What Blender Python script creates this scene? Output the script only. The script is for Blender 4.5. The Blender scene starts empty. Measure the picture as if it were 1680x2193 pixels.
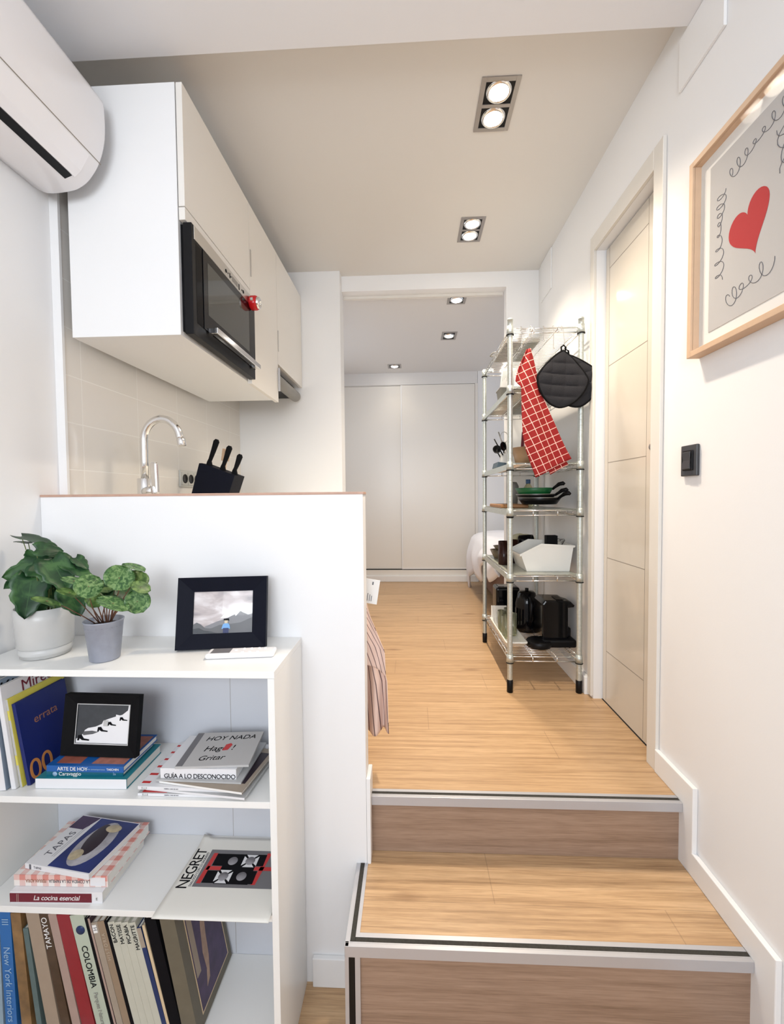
import bpy, bmesh, math, random
from mathutils import Matrix, Vector, Euler, noise
S = bpy.context.scene
COL = S.collection
PI = math.pi
R = math.radians
random.seed(7)

# ------------------------------------------------------------ camera, light, exposure
W_PX, H_PX, F_PX = 1680, 2193, 915.0
CAM = Vector((0, 0, .945))
def cam_axes():
    p, y, r = R(-2.0639), R(-2.6142), R(-.5327)
    F = Vector((math.sin(y)*math.cos(p), math.cos(y)*math.cos(p), math.sin(p)))
    Rt = Vector((math.cos(y), -math.sin(y), 0)); U = Rt.cross(F)
    return (math.cos(r)*Rt+math.sin(r)*U), (-math.sin(r)*Rt+math.cos(r)*U), F
AX_R, AX_U, AX_F = cam_axes()
cd = bpy.data.cameras.new('camera'); cam = bpy.data.objects.new('camera', cd); COL.objects.link(cam)
cam.matrix_world = Matrix.Translation(CAM) @ Matrix((AX_R, AX_U, -AX_F)).transposed().to_4x4()
cd.sensor_fit = 'HORIZONTAL'; cd.sensor_width = 36; cd.lens = 36*F_PX/W_PX; cd.clip_start = .02
S.camera = cam
S.view_settings.view_transform = 'Standard'; S.view_settings.look = 'None'
S.view_settings.gamma = 1; S.view_settings.use_curve_mapping = False
S.view_settings.exposure = 0.47
wd = bpy.data.worlds.new('world'); S.world = wd; wd.use_nodes = True
wd.node_tree.nodes['Background'].inputs[0].default_value = (.80, .88, 1, 1)
wd.node_tree.nodes['Background'].inputs[1].default_value = 1.0

def area(name, loc, rot, sx, sy, power, color, spread=180):
    l = bpy.data.lights.new(name, 'AREA'); l.shape = 'RECTANGLE'; l.size = sx; l.size_y = sy
    l.energy = power; l.color = color; l.spread = R(spread)
    o = bpy.data.objects.new(name, l); COL.objects.link(o); o.location = loc; o.rotation_euler = rot
    return o
DAY = (.90, .95, 1.0)
WARM = (1.0, .86, .68)
area('window_daylight', (-.30, -1.62, 1.42), (R(90), 0, 0), 1.3, .95, 30, DAY)
area('bedroom_daylight', (-1.14, 3.75, 1.40), (R(90), 0, R(-90)), 1.0, 1.2, 4.5, (.80, .89, 1.0))
SPOT_W = 27.0

# ------------------------------------------------------------ materials
M = {}
def mat(name, col, rough=.5, metal=0, bump=0, bscale=60, var=0, vscale=8, spec=.5, trans=0, ior=1.45, coat=0):
    m = bpy.data.materials.new(name); m.use_nodes = True; nt = m.node_tree; b = nt.nodes['Principled BSDF']
    b.inputs['Base Color'].default_value = (*col, 1); b.inputs['Roughness'].default_value = rough
    b.inputs['Metallic'].default_value = metal; b.inputs['IOR'].default_value = ior
    b.inputs['Specular IOR Level'].default_value = spec
    if trans: b.inputs['Transmission Weight'].default_value = trans
    if coat: b.inputs['Coat Weight'].default_value = coat
    tc = nt.nodes.new('ShaderNodeTexCoord')
    if bump:
        n = nt.nodes.new('ShaderNodeTexNoise'); n.inputs['Scale'].default_value = bscale; n.inputs['Detail'].default_value = 3
        nt.links.new(tc.outputs['Object'], n.inputs['Vector'])
        bp = nt.nodes.new('ShaderNodeBump'); bp.inputs['Strength'].default_value = bump; bp.inputs['Distance'].default_value = .002
        nt.links.new(n.outputs['Fac'], bp.inputs['Height']); nt.links.new(bp.outputs[0], b.inputs['Normal'])
    if var:
        n = nt.nodes.new('ShaderNodeTexNoise'); n.inputs['Scale'].default_value = vscale; n.inputs['Detail'].default_value = 4
        nt.links.new(tc.outputs['Object'], n.inputs['Vector'])
        mx = nt.nodes.new('ShaderNodeMix'); mx.data_type = 'RGBA'
        mx.inputs[6].default_value = (*[c*(1-var) for c in col], 1); mx.inputs[7].default_value = (*[min(1, c*(1+var)) for c in col], 1)
        nt.links.new(n.outputs['Fac'], mx.inputs[0]); nt.links.new(mx.outputs[2], b.inputs['Base Color'])
    M[name] = m; return m
def ramp(nt, src, stops):
    r = nt.nodes.new('ShaderNodeValToRGB'); nt.links.new(src, r.inputs[0])
    el = r.color_ramp.elements
    while len(el) < len(stops): el.new(.5)
    for e, (p, c) in zip(el, stops): e.position = p; e.color = (*c, 1)
    return r.outputs[0]
def math_n(nt, op, a, b=None, c=None):
    n = nt.nodes.new('ShaderNodeMath'); n.operation = op
    for i, v in enumerate((a, b, c)):
        if v is None: continue
        if isinstance(v, (int, float)): n.inputs[i].default_value = v
        else: nt.links.new(v, n.inputs[i])
    return n.outputs[0]
def mixc(nt, fac, a, b, mode='MIX'):
    n = nt.nodes.new('ShaderNodeMix'); n.data_type = 'RGBA'; n.blend_type = mode
    for i, v in ((0, fac), (6, a), (7, b)):
        if isinstance(v, tuple): n.inputs[i].default_value = (*v, 1)
        elif isinstance(v, (int, float)): n.inputs[i].default_value = v
        else: nt.links.new(v, n.inputs[i])
    return n.outputs[2]
def mapping(nt, src, scale, loc=(0, 0, 0), rot=(0, 0, 0)):
    n = nt.nodes.new('ShaderNodeMapping'); nt.links.new(src, n.inputs[0])
    n.inputs['Scale'].default_value = scale; n.inputs['Location'].default_value = loc; n.inputs['Rotation'].default_value = rot
    return n.outputs[0]
def noise_n(nt, vec, scale=1, detail=4, dist=0, rough=.5):
    n = nt.nodes.new('ShaderNodeTexNoise'); nt.links.new(vec, n.inputs['Vector'])
    n.inputs['Scale'].default_value = scale; n.inputs['Detail'].default_value = detail; n.inputs['Distortion'].default_value = dist
    n.inputs['Roughness'].default_value = rough
    return n.outputs['Fac']
def wood(name, c1, c2, c3, seam=True, k=1.0, rough=.38):
    m = mat(name, c1, rough); nt = m.node_tree; b = nt.nodes['Principled BSDF']
    tc = nt.nodes.new('ShaderNodeTexCoord'); o = tc.outputs['Object']
    g = noise_n(nt, mapping(nt, o, (1.7*k, 62*k, 62*k)), 1, 8, .35, .70)
    g2 = noise_n(nt, mapping(nt, o, (.8*k, 6*k, 6*k), (3, 1, 2)), 1, 3, 1.2)
    col = ramp(nt, g, [(.28, c3), (.48, c1), (.66, c2)])
    col = mixc(nt, math_n(nt, 'MULTIPLY', g2, .55), col, mixc(nt, .5, col, c3, 'MULTIPLY'))
    fine = noise_n(nt, mapping(nt, o, (14*k, 330*k, 330*k)), 1, 3, 0)
    col = mixc(nt, .34, col, ramp(nt, fine, [(.3, (.45, .4, .36)), (.6, (1, 1, 1))]), 'MULTIPLY')
    # knots
    v = nt.nodes.new('ShaderNodeTexVoronoi'); nt.links.new(mapping(nt, o, (2.1*k, 7.5*k, 7.5*k), (.37, .2, .4)), v.inputs['Vector']); v.inputs['Scale'].default_value = 1
    kn = ramp(nt, v.outputs['Distance'], [(.035, (.30, .20, .14)), (.16, (1, 1, 1))])
    col = mixc(nt, .75, col, kn, 'MULTIPLY')
    if seam:
        sx = nt.nodes.new('ShaderNodeSeparateXYZ'); nt.links.new(o, sx.inputs[0])
        fy = math_n(nt, 'FRACT', math_n(nt, 'DIVIDE', math_n(nt, 'ADD', sx.outputs[1], 5.03), .182))
        line = math_n(nt, 'LESS_THAN', fy, .012)
        row = math_n(nt, 'FLOOR', math_n(nt, 'DIVIDE', math_n(nt, 'ADD', sx.outputs[1], 5.03), .182))
        fx = math_n(nt, 'FRACT', math_n(nt, 'ADD', math_n(nt, 'DIVIDE', sx.outputs[0], 1.22), math_n(nt, 'MULTIPLY', row, .377)))
        line2 = math_n(nt, 'LESS_THAN', fx, .0022)
        ln = math_n(nt, 'MAXIMUM', line, line2)
        tint = math_n(nt, 'FRACT', math_n(nt, 'MULTIPLY', row, .618))
        col = mixc(nt, math_n(nt, 'MULTIPLY', tint, .22), col, c3)
        col = mixc(nt, math_n(nt, 'MULTIPLY', ln, .32), col, (.16, .10, .06))
    nt.links.new(col, b.inputs['Base Color'])
    bp = nt.nodes.new('ShaderNodeBump'); bp.inputs['Strength'].default_value = .12; bp.inputs['Distance'].default_value = .001
    nt.links.new(g, bp.inputs['Height']); nt.links.new(bp.outputs[0], b.inputs['Normal'])
    return m
mat('wall', (.86, .86, .865), .55, bump=.05, bscale=220)
mat('ceiling_white', (.80, .80, .82), .7, bump=.04, bscale=200)
mat('ceiling_beige', (.76, .745, .72), .7)
mat('ceiling_bedroom', (.76, .745, .73), .7)
mat('white', (.86, .86, .86), .35)
mat('shelf_white', (.86, .86, .84), .3, var=.012, vscale=3)
mat('cabinet', (.82, .79, .74), .3)
mat('cab_edge', (.82, .83, .86), .4)
mat('door_paint', (.67, .62, .545), .14, spec=.6)
mat('casing', (.76, .73, .68), .25)
mat('groove', (.30, .27, .23), .6)
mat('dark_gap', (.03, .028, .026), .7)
mat('plastic_white', (.88, .87, .89), .22)
mat('black', (.004, .004, .005), .4, spec=.25)
mat('black_gloss', (.003, .003, .004), .10, spec=.3)
mat('black_matte', (.004, .004, .005), .7, spec=.15)
mat('navy_black', (.003, .004, .011), .55, spec=.15)
mat('chrome', (.80, .80, .80), .12, 1)
mat('steel', (.62, .60, .57), .32, 1)
mat('zinc', (.56, .60, .58), .46, .8, var=.22, vscale=120)
mat('alu', (.53, .53, .555), .36, .45)
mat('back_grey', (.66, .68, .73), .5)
mat('lamp_frame', (.42, .40, .39), .4, .8)
mat('grip', (.035, .033, .028), .8, bump=.5, bscale=500, var=.5, vscale=160)
mat('tile', (.80, .765, .72), .12)
mat('cap_wood', (.52, .33, .25), .5, var=.2, vscale=30)
mat('pale_wood', (.66, .46, .31), .5, var=.08, vscale=40)
mat('glass', (1, 1, 1), .0, trans=1)
mat('dark_glass', (.05, .055, .05), .05, spec=.8)
mat('red_plastic', (.55, .01, .015), .2)
mat('heart_red', (.43, .025, .030), .8)
mat('paper', (.83, .82, .80), .8)
mat('paper_grey', (.50, .487, .48), .85)
mat('switch_grey', (.045, .046, .052), .35)
mat('paper_cream', (.82, .80, .74), .75)
mat('mount', (.78, .77, .74), .8)
mat('ink', (.13, .13, .15), .8)
mat('black_ink', (.006, .006, .008), .7, spec=.1)
mat('soil', (.03, .02, .018), .95, bump=1, bscale=120)
mat('pot_white', (.56, .56, .55), .3, var=.10, vscale=14)
mat('pot_zinc', (.33, .35, .42), .42, .25, var=.16, vscale=45)
mat('stem', (.13, .17, .05), .55)
mat('stem_red', (.16, .07, .04), .55)
mat('quilt', (.024, .024, .028), .85, spec=.2, bump=.6, bscale=260)
mat('duvet', (.85, .86, .92), .8, bump=.3, bscale=14)
mat('bed_fabric', (.20, .12, .09), .85, bump=.3, bscale=200)
mat('bin_white', (.86, .85, .80), .35)
mat('grey_plastic', (.27, .26, .24), .45)
mat('light_grey', (.55, .55, .52), .45)
mat('brown_dark', (.022, .007, .005), .15, spec=.3)
mat('olive_brown', (.13, .10, .06), .3)
mat('bowl_wood', (.42, .26, .14), .45, var=.2, vscale=30)
mat('board_wood', (.33, .16, .06), .5, var=.2, vscale=30)
mat('green_pan', (.004, .10, .025), .4)
mat('pan_black', (.004, .004, .004), .3, spec=.25)
mat('slate', (.05, .08, .11), .5)
mat('blue_clear', (.06, .14, .30), .15)
mat('tumbler_glass', (.80, .80, .55), .03, trans=.85)
def liner():
    m = mat('liner', (.50, .52, .46), .25, trans=.35)
liner()
wood('floor_wood', (.60, .395, .22), (.74, .51, .30), (.35, .215, .115))
wood('riser_wood_shaded', (.385, .262, .188), (.45, .315, .23), (.26, .17, .115), seam=False)  # floor laminate with the risers' dimmer, cooler light put into its colour
def emit(name, col, s):
    m = bpy.data.materials.new(name); m.use_nodes = True; b = m.node_tree.nodes['Principled BSDF']
    b.inputs['Emission Color'].default_value = (*col, 1); b.inputs['Emission Strength'].default_value = s
    b.inputs['Base Color'].default_value = (1, 1, 1, 1); M[name] = m
emit('bulb', (1, .93, .82), 30)
def tile_mat():
    m = M['tile']; nt = m.node_tree; b = nt.nodes['Principled BSDF']
    tc = nt.nodes.new('ShaderNodeTexCoord')
    sx = nt.nodes.new('ShaderNodeSeparateXYZ'); nt.links.new(tc.outputs['Object'], sx.inputs[0])
    cx = nt.nodes.new('ShaderNodeCombineXYZ'); nt.links.new(sx.outputs[1], cx.inputs[0]); nt.links.new(sx.outputs[2], cx.inputs[1])
    br = nt.nodes.new('ShaderNodeTexBrick'); nt.links.new(mapping(nt, cx.outputs[0], (1, 1, 1), (-1.43, -.885+.15, 0)), br.inputs['Vector'])
    br.offset = 0; br.inputs['Scale'].default_value = 1; br.inputs['Brick Width'].default_value = .3; br.inputs['Row Height'].default_value = .155
    br.inputs['Mortar Size'].default_value = .0022; br.inputs['Mortar Smooth'].default_value = .3
    br.inputs['Color1'].default_value = (.80, .765, .72, 1); br.inputs['Color2'].default_value = (.78, .75, .705, 1); br.inputs['Mortar'].default_value = (.88, .86, .82, 1)
    nt.links.new(br.outputs[0], b.inputs['Base Color'])
    w = noise_n(nt, mapping(nt, tc.outputs['Object'], (1, 9, 5)), 1, 2)
    bp = nt.nodes.new('ShaderNodeBump'); bp.inputs['Strength'].default_value = .25; bp.inputs['Distance'].default_value = .004
    hh = math_n(nt, 'ADD', math_n(nt, 'MULTIPLY', br.outputs['Fac'], -.6), w)
    nt.links.new(hh, bp.inputs['Height']); nt.links.new(bp.outputs[0], b.inputs['Normal'])
tile_mat()
def leaf_mat(name, a, bcol, vscale, dark):
    m = mat(name, a, .42); nt = m.node_tree; b = nt.nodes['Principled BSDF']
    uv = nt.nodes.new('ShaderNodeUVMap')
    tc = nt.nodes.new('ShaderNodeTexCoord')
    n = noise_n(nt, tc.outputs['Object'], vscale, 5, .8)
    col = ramp(nt, n, [(.38, dark), (.5, a), (.62, bcol)])
    sx = nt.nodes.new('ShaderNodeSeparateXYZ'); nt.links.new(uv.outputs[0], sx.inputs[0])
    v = math_n(nt, 'LESS_THAN', math_n(nt, 'ABSOLUTE', math_n(nt, 'SUBTRACT', sx.outputs[0], .5)), .014)
    col = mixc(nt, math_n(nt, 'MULTIPLY', v, .6), col, bcol)
    nt.links.new(col, b.inputs['Base Color'])
leaf_mat('leaf_dark', (.014, .060, .018), (.045, .12, .035), 24, (.007, .035, .012))
leaf_mat('leaf_mottled', (.07, .16, .045), (.17, .28, .11), 110, (.02, .075, .02))
leaf_mat('leaf_plain', (.075, .15, .035), (.14, .23, .065), 60, (.03, .08, .02))
def uv_grid_mat(name, base, line, nu, nv, w, lines2=None):
    m = mat(name, base, .85); nt = m.node_tree; b = nt.nodes['Principled BSDF']
    uv = nt.nodes.new('ShaderNodeUVMap'); sx = nt.nodes.new('ShaderNodeSeparateXYZ'); nt.links.new(uv.outputs[0], sx.inputs[0])
    a = math_n(nt, 'LESS_THAN', math_n(nt, 'FRACT', math_n(nt, 'MULTIPLY', sx.outputs[0], nu)), w) if nu else None
    c = math_n(nt, 'LESS_THAN', math_n(nt, 'FRACT', math_n(nt, 'MULTIPLY', sx.outputs[1], nv)), w) if nv else None
    f = math_n(nt, 'MAXIMUM', a, c) if (a and c) else (a or c)
    nt.links.new(mixc(nt, f, base, line), b.inputs['Base Color'])
    return m
uv_grid_mat('red_check', (.27, .010, .010), (.90, .55, .48), 31, 31, .085)
uv_grid_mat('pink_stripe', (.80, .60, .52), (.16, .10, .10), 58, 0, .16)
def gingham():
    m = mat('gingham', (.8, .5, .45), .5); nt = m.node_tree; b = nt.nodes['Principled BSDF']
    tc = nt.nodes.new('ShaderNodeTexCoord'); sx = nt.nodes.new('ShaderNodeSeparateXYZ'); nt.links.new(tc.outputs['Object'], sx.inputs[0])
    a = math_n(nt, 'GREATER_THAN', math_n(nt, 'FRACT', math_n(nt, 'MULTIPLY', sx.outputs[0], 32)), .5)
    c = math_n(nt, 'GREATER_THAN', math_n(nt, 'FRACT', math_n(nt, 'MULTIPLY', math_n(nt, 'ADD', sx.outputs[1], sx.outputs[2]), 32)), .5)
    f = math_n(nt, 'MULTIPLY', math_n(nt, 'ADD', a, c), .5)
    nt.links.new(mixc(nt, f, (.84, .78, .74), (.66, .26, .22)), b.inputs['Base Color'])
gingham()
def quick(name, col, rough=.5, var=0, vs=25): return mat(name, col, rough, var=var, vscale=vs)

# ------------------------------------------------------------ object helpers
def thing(name, label, cat, loc=(0, 0, 0), rotz=0, group=None, rot=None):
    o = bpy.data.objects.new(name, None); COL.objects.link(o); o.empty_display_size = .05
    o.location = loc; o.rotation_euler = rot if rot else (0, 0, rotz)
    o['label'] = label; o['category'] = cat
    if group: o['group'] = group
    return o
def tag(o, label, cat, group=None, kind=None):
    o['label'] = label; o['category'] = cat
    if group: o['group'] = group
    if kind: o['kind'] = kind
    return o
class MB:
    def __init__(s): s.bm = bmesh.new(); s.sm = []
    def _x(s, vs, mtx):
        if mtx is not None: bmesh.ops.transform(s.bm, matrix=mtx, verts=vs)
    def box(s, x0, x1, y0, y1, z0, z1, bev=0, mtx=None, seg=2):
        vs = [s.bm.verts.new((x, y, z)) for x in (x0, x1) for y in (y0, y1) for z in (z0, z1)]
        fs = [s.bm.faces.new([vs[i] for i in q]) for q in ((0, 1, 3, 2), (4, 6, 7, 5), (0, 4, 5, 1), (2, 3, 7, 6), (0, 2, 6, 4), (1, 5, 7, 3))]
        bmesh.ops.recalc_face_normals(s.bm, faces=fs)
        if bev:
            es = list({e for f in fs for e in f.edges})
            r = bmesh.ops.bevel(s.bm, geom=es, offset=bev, segments=seg, affect='EDGES', profile=.5)
            vs = list({v for f in r['faces'] for v in f.verts} | {v for v in vs if v.is_valid})
        s._x(vs, mtx); return s
    def prism(s, pts, a, b, axis='X', mtx=None, bev=0):
        def P(p, t): return (t, p[0], p[1]) if axis == 'X' else (p[0], t, p[1]) if axis == 'Y' else (p[0], p[1], t)
        n = len(pts); v0 = [s.bm.verts.new(P(p, a)) for p in pts]; v1 = [s.bm.verts.new(P(p, b)) for p in pts]
        fs = [s.bm.faces.new(v0), s.bm.faces.new(v1[::-1])] + [s.bm.faces.new((v0[i], v1[i], v1[(i+1) % n], v0[(i+1) % n])) for i in range(n)]
        bmesh.ops.recalc_face_normals(s.bm, faces=fs)
        vs = v0+v1
        if bev:
            es = list({e for f in fs[:2] for e in f.edges})
            r = bmesh.ops.bevel(s.bm, geom=es, offset=bev, segments=2, affect='EDGES', profile=.5)
            vs = list({v for f in r['faces'] for v in f.verts} | {v for v in vs if v.is_valid})
        s._x(vs, mtx); return s
    def lathe(s, prof, n=28, mtx=None, smooth=True, sx=1, sy=1):
        rings = []
        for r, z in prof:
            if r < 1e-6: rings.append([s.bm.verts.new((0, 0, z))])
            else: rings.append([s.bm.verts.new((r*sx*math.cos(2*PI*i/n), r*sy*math.sin(2*PI*i/n), z)) for i in range(n)])
        fs = []
        for a, b in zip(rings, rings[1:]):
            for i in range(n):
                j = (i+1) % n
                q = [a[i % len(a)], a[j % len(a)], b[j % len(b)], b[i % len(b)]]
                q2 = []
                for v in q:
                    if v not in q2: q2.append(v)
                if len(q2) > 2: fs.append(s.bm.faces.new(q2))
        bmesh.ops.recalc_face_normals(s.bm, faces=fs)
        if smooth: [setattr(f, 'smooth', True) for f in fs]
        s._x([v for r in rings for v in r], mtx); return s
    def cyl(s, r, z0, z1, n=20, mtx=None, bev=0):
        p = [(0, z0), (r-bev, z0), (r, z0+bev), (r, z1-bev), (r-bev, z1), (0, z1)] if bev else [(0, z0), (r, z0), (r, z1), (0, z1)]
        f0 = len(s.bm.faces); s.lathe(p, n, mtx, smooth=False)
        s.bm.faces.ensure_lookup_table()
        for f in s.bm.faces[f0:]:
            if len(f.verts) == 4: f.smooth = True
        return s
    def tube(s, pts, r, n=8, closed=False, mtx=None):
        pts = [Vector(p) for p in pts]; m = len(pts); rr = r if isinstance(r, (list, tuple)) else [r]*m
        rings = []; up = None
        for i, p in enumerate(pts):
            if closed: t = (pts[(i+1) % m]-pts[i-1]).normalized()
            else: t = (pts[min(i+1, m-1)]-pts[max(i-1, 0)]).normalized()
            if up is None: up = Vector((0, 0, 1)) if abs(t.z) < .9 else Vector((1, 0, 0))
            a = t.cross(up)
            if a.length < 1e-5: a = t.orthogonal()
            a.normalize(); bb = t.cross(a).normalized(); up = -bb if False else up if abs(t.dot(up)) < .95 else a.cross(t)
            rings.append([s.bm.verts.new(p+(a*math.cos(2*PI*k/n)+bb*math.sin(2*PI*k/n))*rr[i]) for k in range(n)])
        fs = []
        for i in range(m if closed else m-1):
            A, B = rings[i], rings[(i+1) % m]
            # align
            off = min(range(n), key=lambda o: (A[0].co-B[o].co).length)
            for k in range(n): fs.append(s.bm.faces.new((A[k], A[(k+1) % n], B[(k+1+off) % n], B[(k+off) % n])))
        if not closed: fs += [s.bm.faces.new(rings[0][::-1]), s.bm.faces.new(rings[-1])]
        bmesh.ops.recalc_face_normals(s.bm, faces=fs)
        for f in fs: f.smooth = len(f.verts) == 4
        s._x([v for r_ in rings for v in r_], mtx); return s
    def grid(s, fn, nu, nv, uvfn=None, smooth=True):
        L = s.bm.loops.layers.uv.verify()
        g = [[s.bm.verts.new(fn(i/nu, j/nv)) for j in range(nv+1)] for i in range(nu+1)]
        for i in range(nu):
            for j in range(nv):
                f = s.bm.faces.new((g[i][j], g[i+1][j], g[i+1][j+1], g[i][j+1])); f.smooth = smooth
                for l, (a, b) in zip(f.loops, ((i, j), (i+1, j), (i+1, j+1), (i, j+1))):
                    u, v = a/nu, b/nv
                    l[L].uv = uvfn(u, v) if uvfn else (u, v)
        return s
    def poly(s, pts3):
        s.bm.faces.new([s.bm.verts.new(p) for p in pts3]); return s
    def build(s, name, m, parent=None, loc=None, rot=None, solid=0, sub=0, mats=None):
        me = bpy.data.meshes.new(name); s.bm.to_mesh(me); s.bm.free()
        me.materials.append(M[m] if isinstance(m, str) else m)
        o = bpy.data.objects.new(name, me); COL.objects.link(o)
        if parent is not None: o.parent = parent
        if loc is not None: o.location = loc
        if rot is not None: o.rotation_euler = rot
        if sub:
            q = o.modifiers.new('s', 'SUBSURF'); q.levels = sub; q.render_levels = sub
        if solid:
            q = o.modifiers.new('t', 'SOLIDIFY'); q.thickness = solid; q.offset = 0
        return o
def structure(o): o['kind'] = 'structure'; return o
def tr(x, y, z, rx=0, ry=0, rz=0): return Matrix.Translation((x, y, z)) @ Euler((rx, ry, rz)).to_matrix().to_4x4()
def dup(root, loc, label, group=None, rot=None):
    r = root.copy(); COL.objects.link(r); r.location = loc; r['label'] = label
    if rot is not None: r.rotation_euler = rot
    if group: r['group'] = group
    for ch in list(root.children):
        c = ch.copy(); COL.objects.link(c); c.parent = r
        for g in ch.children:
            d = g.copy(); COL.objects.link(d); d.parent = c
    return r
def lettering(name, s, size, m, parent, mtx, sxy=(1, 1), extrude=.0002, align='LEFT', shear=0, space=1):
    cu = bpy.data.curves.new(name, 'FONT'); cu.body = s; cu.size = size; cu.extrude = extrude; cu.align_x = align; cu.shear = shear
    cu.space_character = space
    cu.align_y = 'CENTER'
    t = bpy.data.objects.new(name+'_tmp', cu); COL.objects.link(t)
    bpy.context.view_layer.update()
    me = bpy.data.meshes.new_from_object(t.evaluated_get(bpy.context.evaluated_depsgraph_get()))
    bpy.data.objects.remove(t); me.name = name
    me.materials.clear(); me.materials.append(M[m] if isinstance(m, str) else m)
    me.transform(mtx @ Matrix.Diagonal((sxy[0], sxy[1], 1, 1)))
    o = bpy.data.objects.new(name, me); COL.objects.link(o); o.parent = parent
    return o

# ------------------------------------------------------------ the room
XR, XL = .836, -1.152
ZF, ZK, ZB = 2.327, 2.402, 2.303      # ceilings: front, kitchen, bedroom
LOW, ST = -.578, -.19                 # lower floor, step tread
YBK = -1.75                           # back wall
structure(MB().box(-1.16, 2.32, 1.337, 4.95, -.12, 0).build('floor', 'floor_wood'))
structure(MB().box(-1.16, XR, YBK, 1.38, LOW-.1, LOW).build('floor', 'floor_wood'))
st = structure(MB().box(-.150, .821, 1.053, 1.335, LOW+.001, ST).build('floor', 'floor_wood'))
structure(MB().box(-.142, .821, 1.0412, 1.0528, LOW+.001, ST-.001).build('trim_1', 'riser_wood_shaded'))
structure(MB().box(-.135, .821, 1.327, 1.3368, ST+.001, -.001).build('trim_2', 'riser_wood_shaded'))
# right wall with the doorway (pocket of the sliding door)
w = MB()
for q in ((YBK, 1.518, LOW-.1, 2.5), (1.518, 1.99, 2.035, 2.5), (1.99, 2.861, 0, 2.5), (1.518, 1.99, LOW-.1, -.125)):
    w.box(XR, XR+.14, q[0], q[1], q[2], q[3])
structure(w.build('wall_right', 'wall'))
structure(MB().box(-1.30, XL, YBK, 1.36, LOW-.1, 2.5).build('wall_left', 'wall'))
structure(MB().box(-1.30, -1.128, 1.36, 2.79, 0, 2.5).build('wall_left', 'tile'))
structure(MB().box(-1.1518, -1.124, 1.350, 1.3598, .961, ZF).build('trim_3', 'white'))
structure(MB().box(-1.30, -.452, 2.79, 2.93, 0, 2.5).build('wall_back_kitchen', 'wall'))
structure(MB().box(-.452, XR, 2.861, 2.93, ZB, 2.5).build('trim_4', 'wall'))
structure(MB().box(-.452, .62, 2.9302, 2.955, ZB-.018, ZB-.0005).build('trim_5', 'casing'))
structure(MB().box(.628, 1.0, 2.861, 2.93, 0, ZB).build('wall_pier', 'wall'))
structure(MB().box(-1.30, -1.152, 2.93, 4.95, 0, 2.5).build('wall_left', 'wall'))
structure(MB().box(-1.152, 2.32, 4.80, 4.95, 0, 2.5).build('wall_far', 'wall'))
structure(MB().box(.733, 2.18, 4.745, 4.80, 0, 2.303).build('wall_far', 'wall'))
structure(MB().box(1.0, 2.32, 2.83, 2.93, 0, 2.5).build('wall_right', 'wall'))
w = MB(); w.box(2.25, 2.4, 2.93, 3.25, 0, 2.5).box(2.25, 2.4, 4.45, 4.95, 0, 2.5).box(2.25, 2.4, 3.25, 4.45, 0, .7).box(2.25, 2.4, 3.25, 4.45, 2.0, 2.5)
structure(w.build('wall_right', 'wall'))
# wall behind the camera, with its window opening
w = MB(); w.box(-1.3, -1.0, YBK-.12, YBK, LOW-.1, 2.5).box(.7, XR+.14, YBK-.12, YBK, LOW-.1, 2.5).box(-1.0, .7, YBK-.12, YBK, LOW-.1, .62).box(-1.0, .7, YBK-.12, YBK, 1.94, 2.5)
structure(w.build('wall_front', 'wall'))
w = MB()
for q in ((-1.0, -.95), (-.175, -.125), (.65, .7)): w.box(q[0], q[1], YBK-.09, YBK-.04, .62, 1.94)
w.box(-.95, .65, YBK-.09, YBK-.04, .62, .67).box(-.95, .65, YBK-.09, YBK-.04, 1.89, 1.94)
structure(w.build('window_1', 'white'))
# ceilings
structure(MB().box(-1.30, XR+.14, YBK-.12, 1.353, ZF, ZF+.2).build('ceiling', 'ceiling_white'))
structure(MB().box(-1.30, XR+.14, 1.353, 2.861, ZK, ZK+.12).build('ceiling', 'ceiling_beige'))
structure(MB().box(-1.30, 2.4, 2.93, 4.95, ZB, ZB+.2).build('ceiling', 'ceiling_bedroom'))

# half wall with its thin wooden cap
structure(MB().box(XL+.0005, -.146, 1.277, 1.351, LOW, .953).build('wall_half', 'wall'))
structure(MB().box(XL+.0005, -.1435, 1.2745, 1.351, .953, .9605, bev=.001).build('trim_6', 'cap_wood'))
# skirting boards
bb = 'white'
structure(MB().prism([(1.463, 0), (1.463, .078), (1.264, .078), (1.264, ST+.072), (.972, ST+.072), (.972, LOW+.085), (YBK, LOW+.085), (YBK, LOW), (1.046, LOW), (1.046, ST), (1.334, ST), (1.334, 0)], .8205, .8358, 'X', bev=.0025).build('baseboard_right', bb))
structure(MB().box(.812, .8358, 2.03, 2.0301+.83, 0, .085, bev=.002).build('baseboard_right', bb))
structure(MB().box(-.318, -.1815, 1.2615, 1.2768, LOW, LOW+.092, bev=.0025).build('baseboard_half_wall', bb))
structure(MB().prism([(1.2772, ST), (1.2772, .078), (1.351, .078), (1.351, 0), (1.318, 0), (1.318, ST)], -.1458, -.133, 'X', bev=.002).build('baseboard_half_wall', bb))
structure(MB().box(-.538, .733, 4.70, 4.7448, 0, .068, bev=.004).build('baseboard_far', bb))
structure(MB().box(-1.15, -.538, 4.70, 4.7448, 0, .068, bev=.004).build('baseboard_far', bb))

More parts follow.
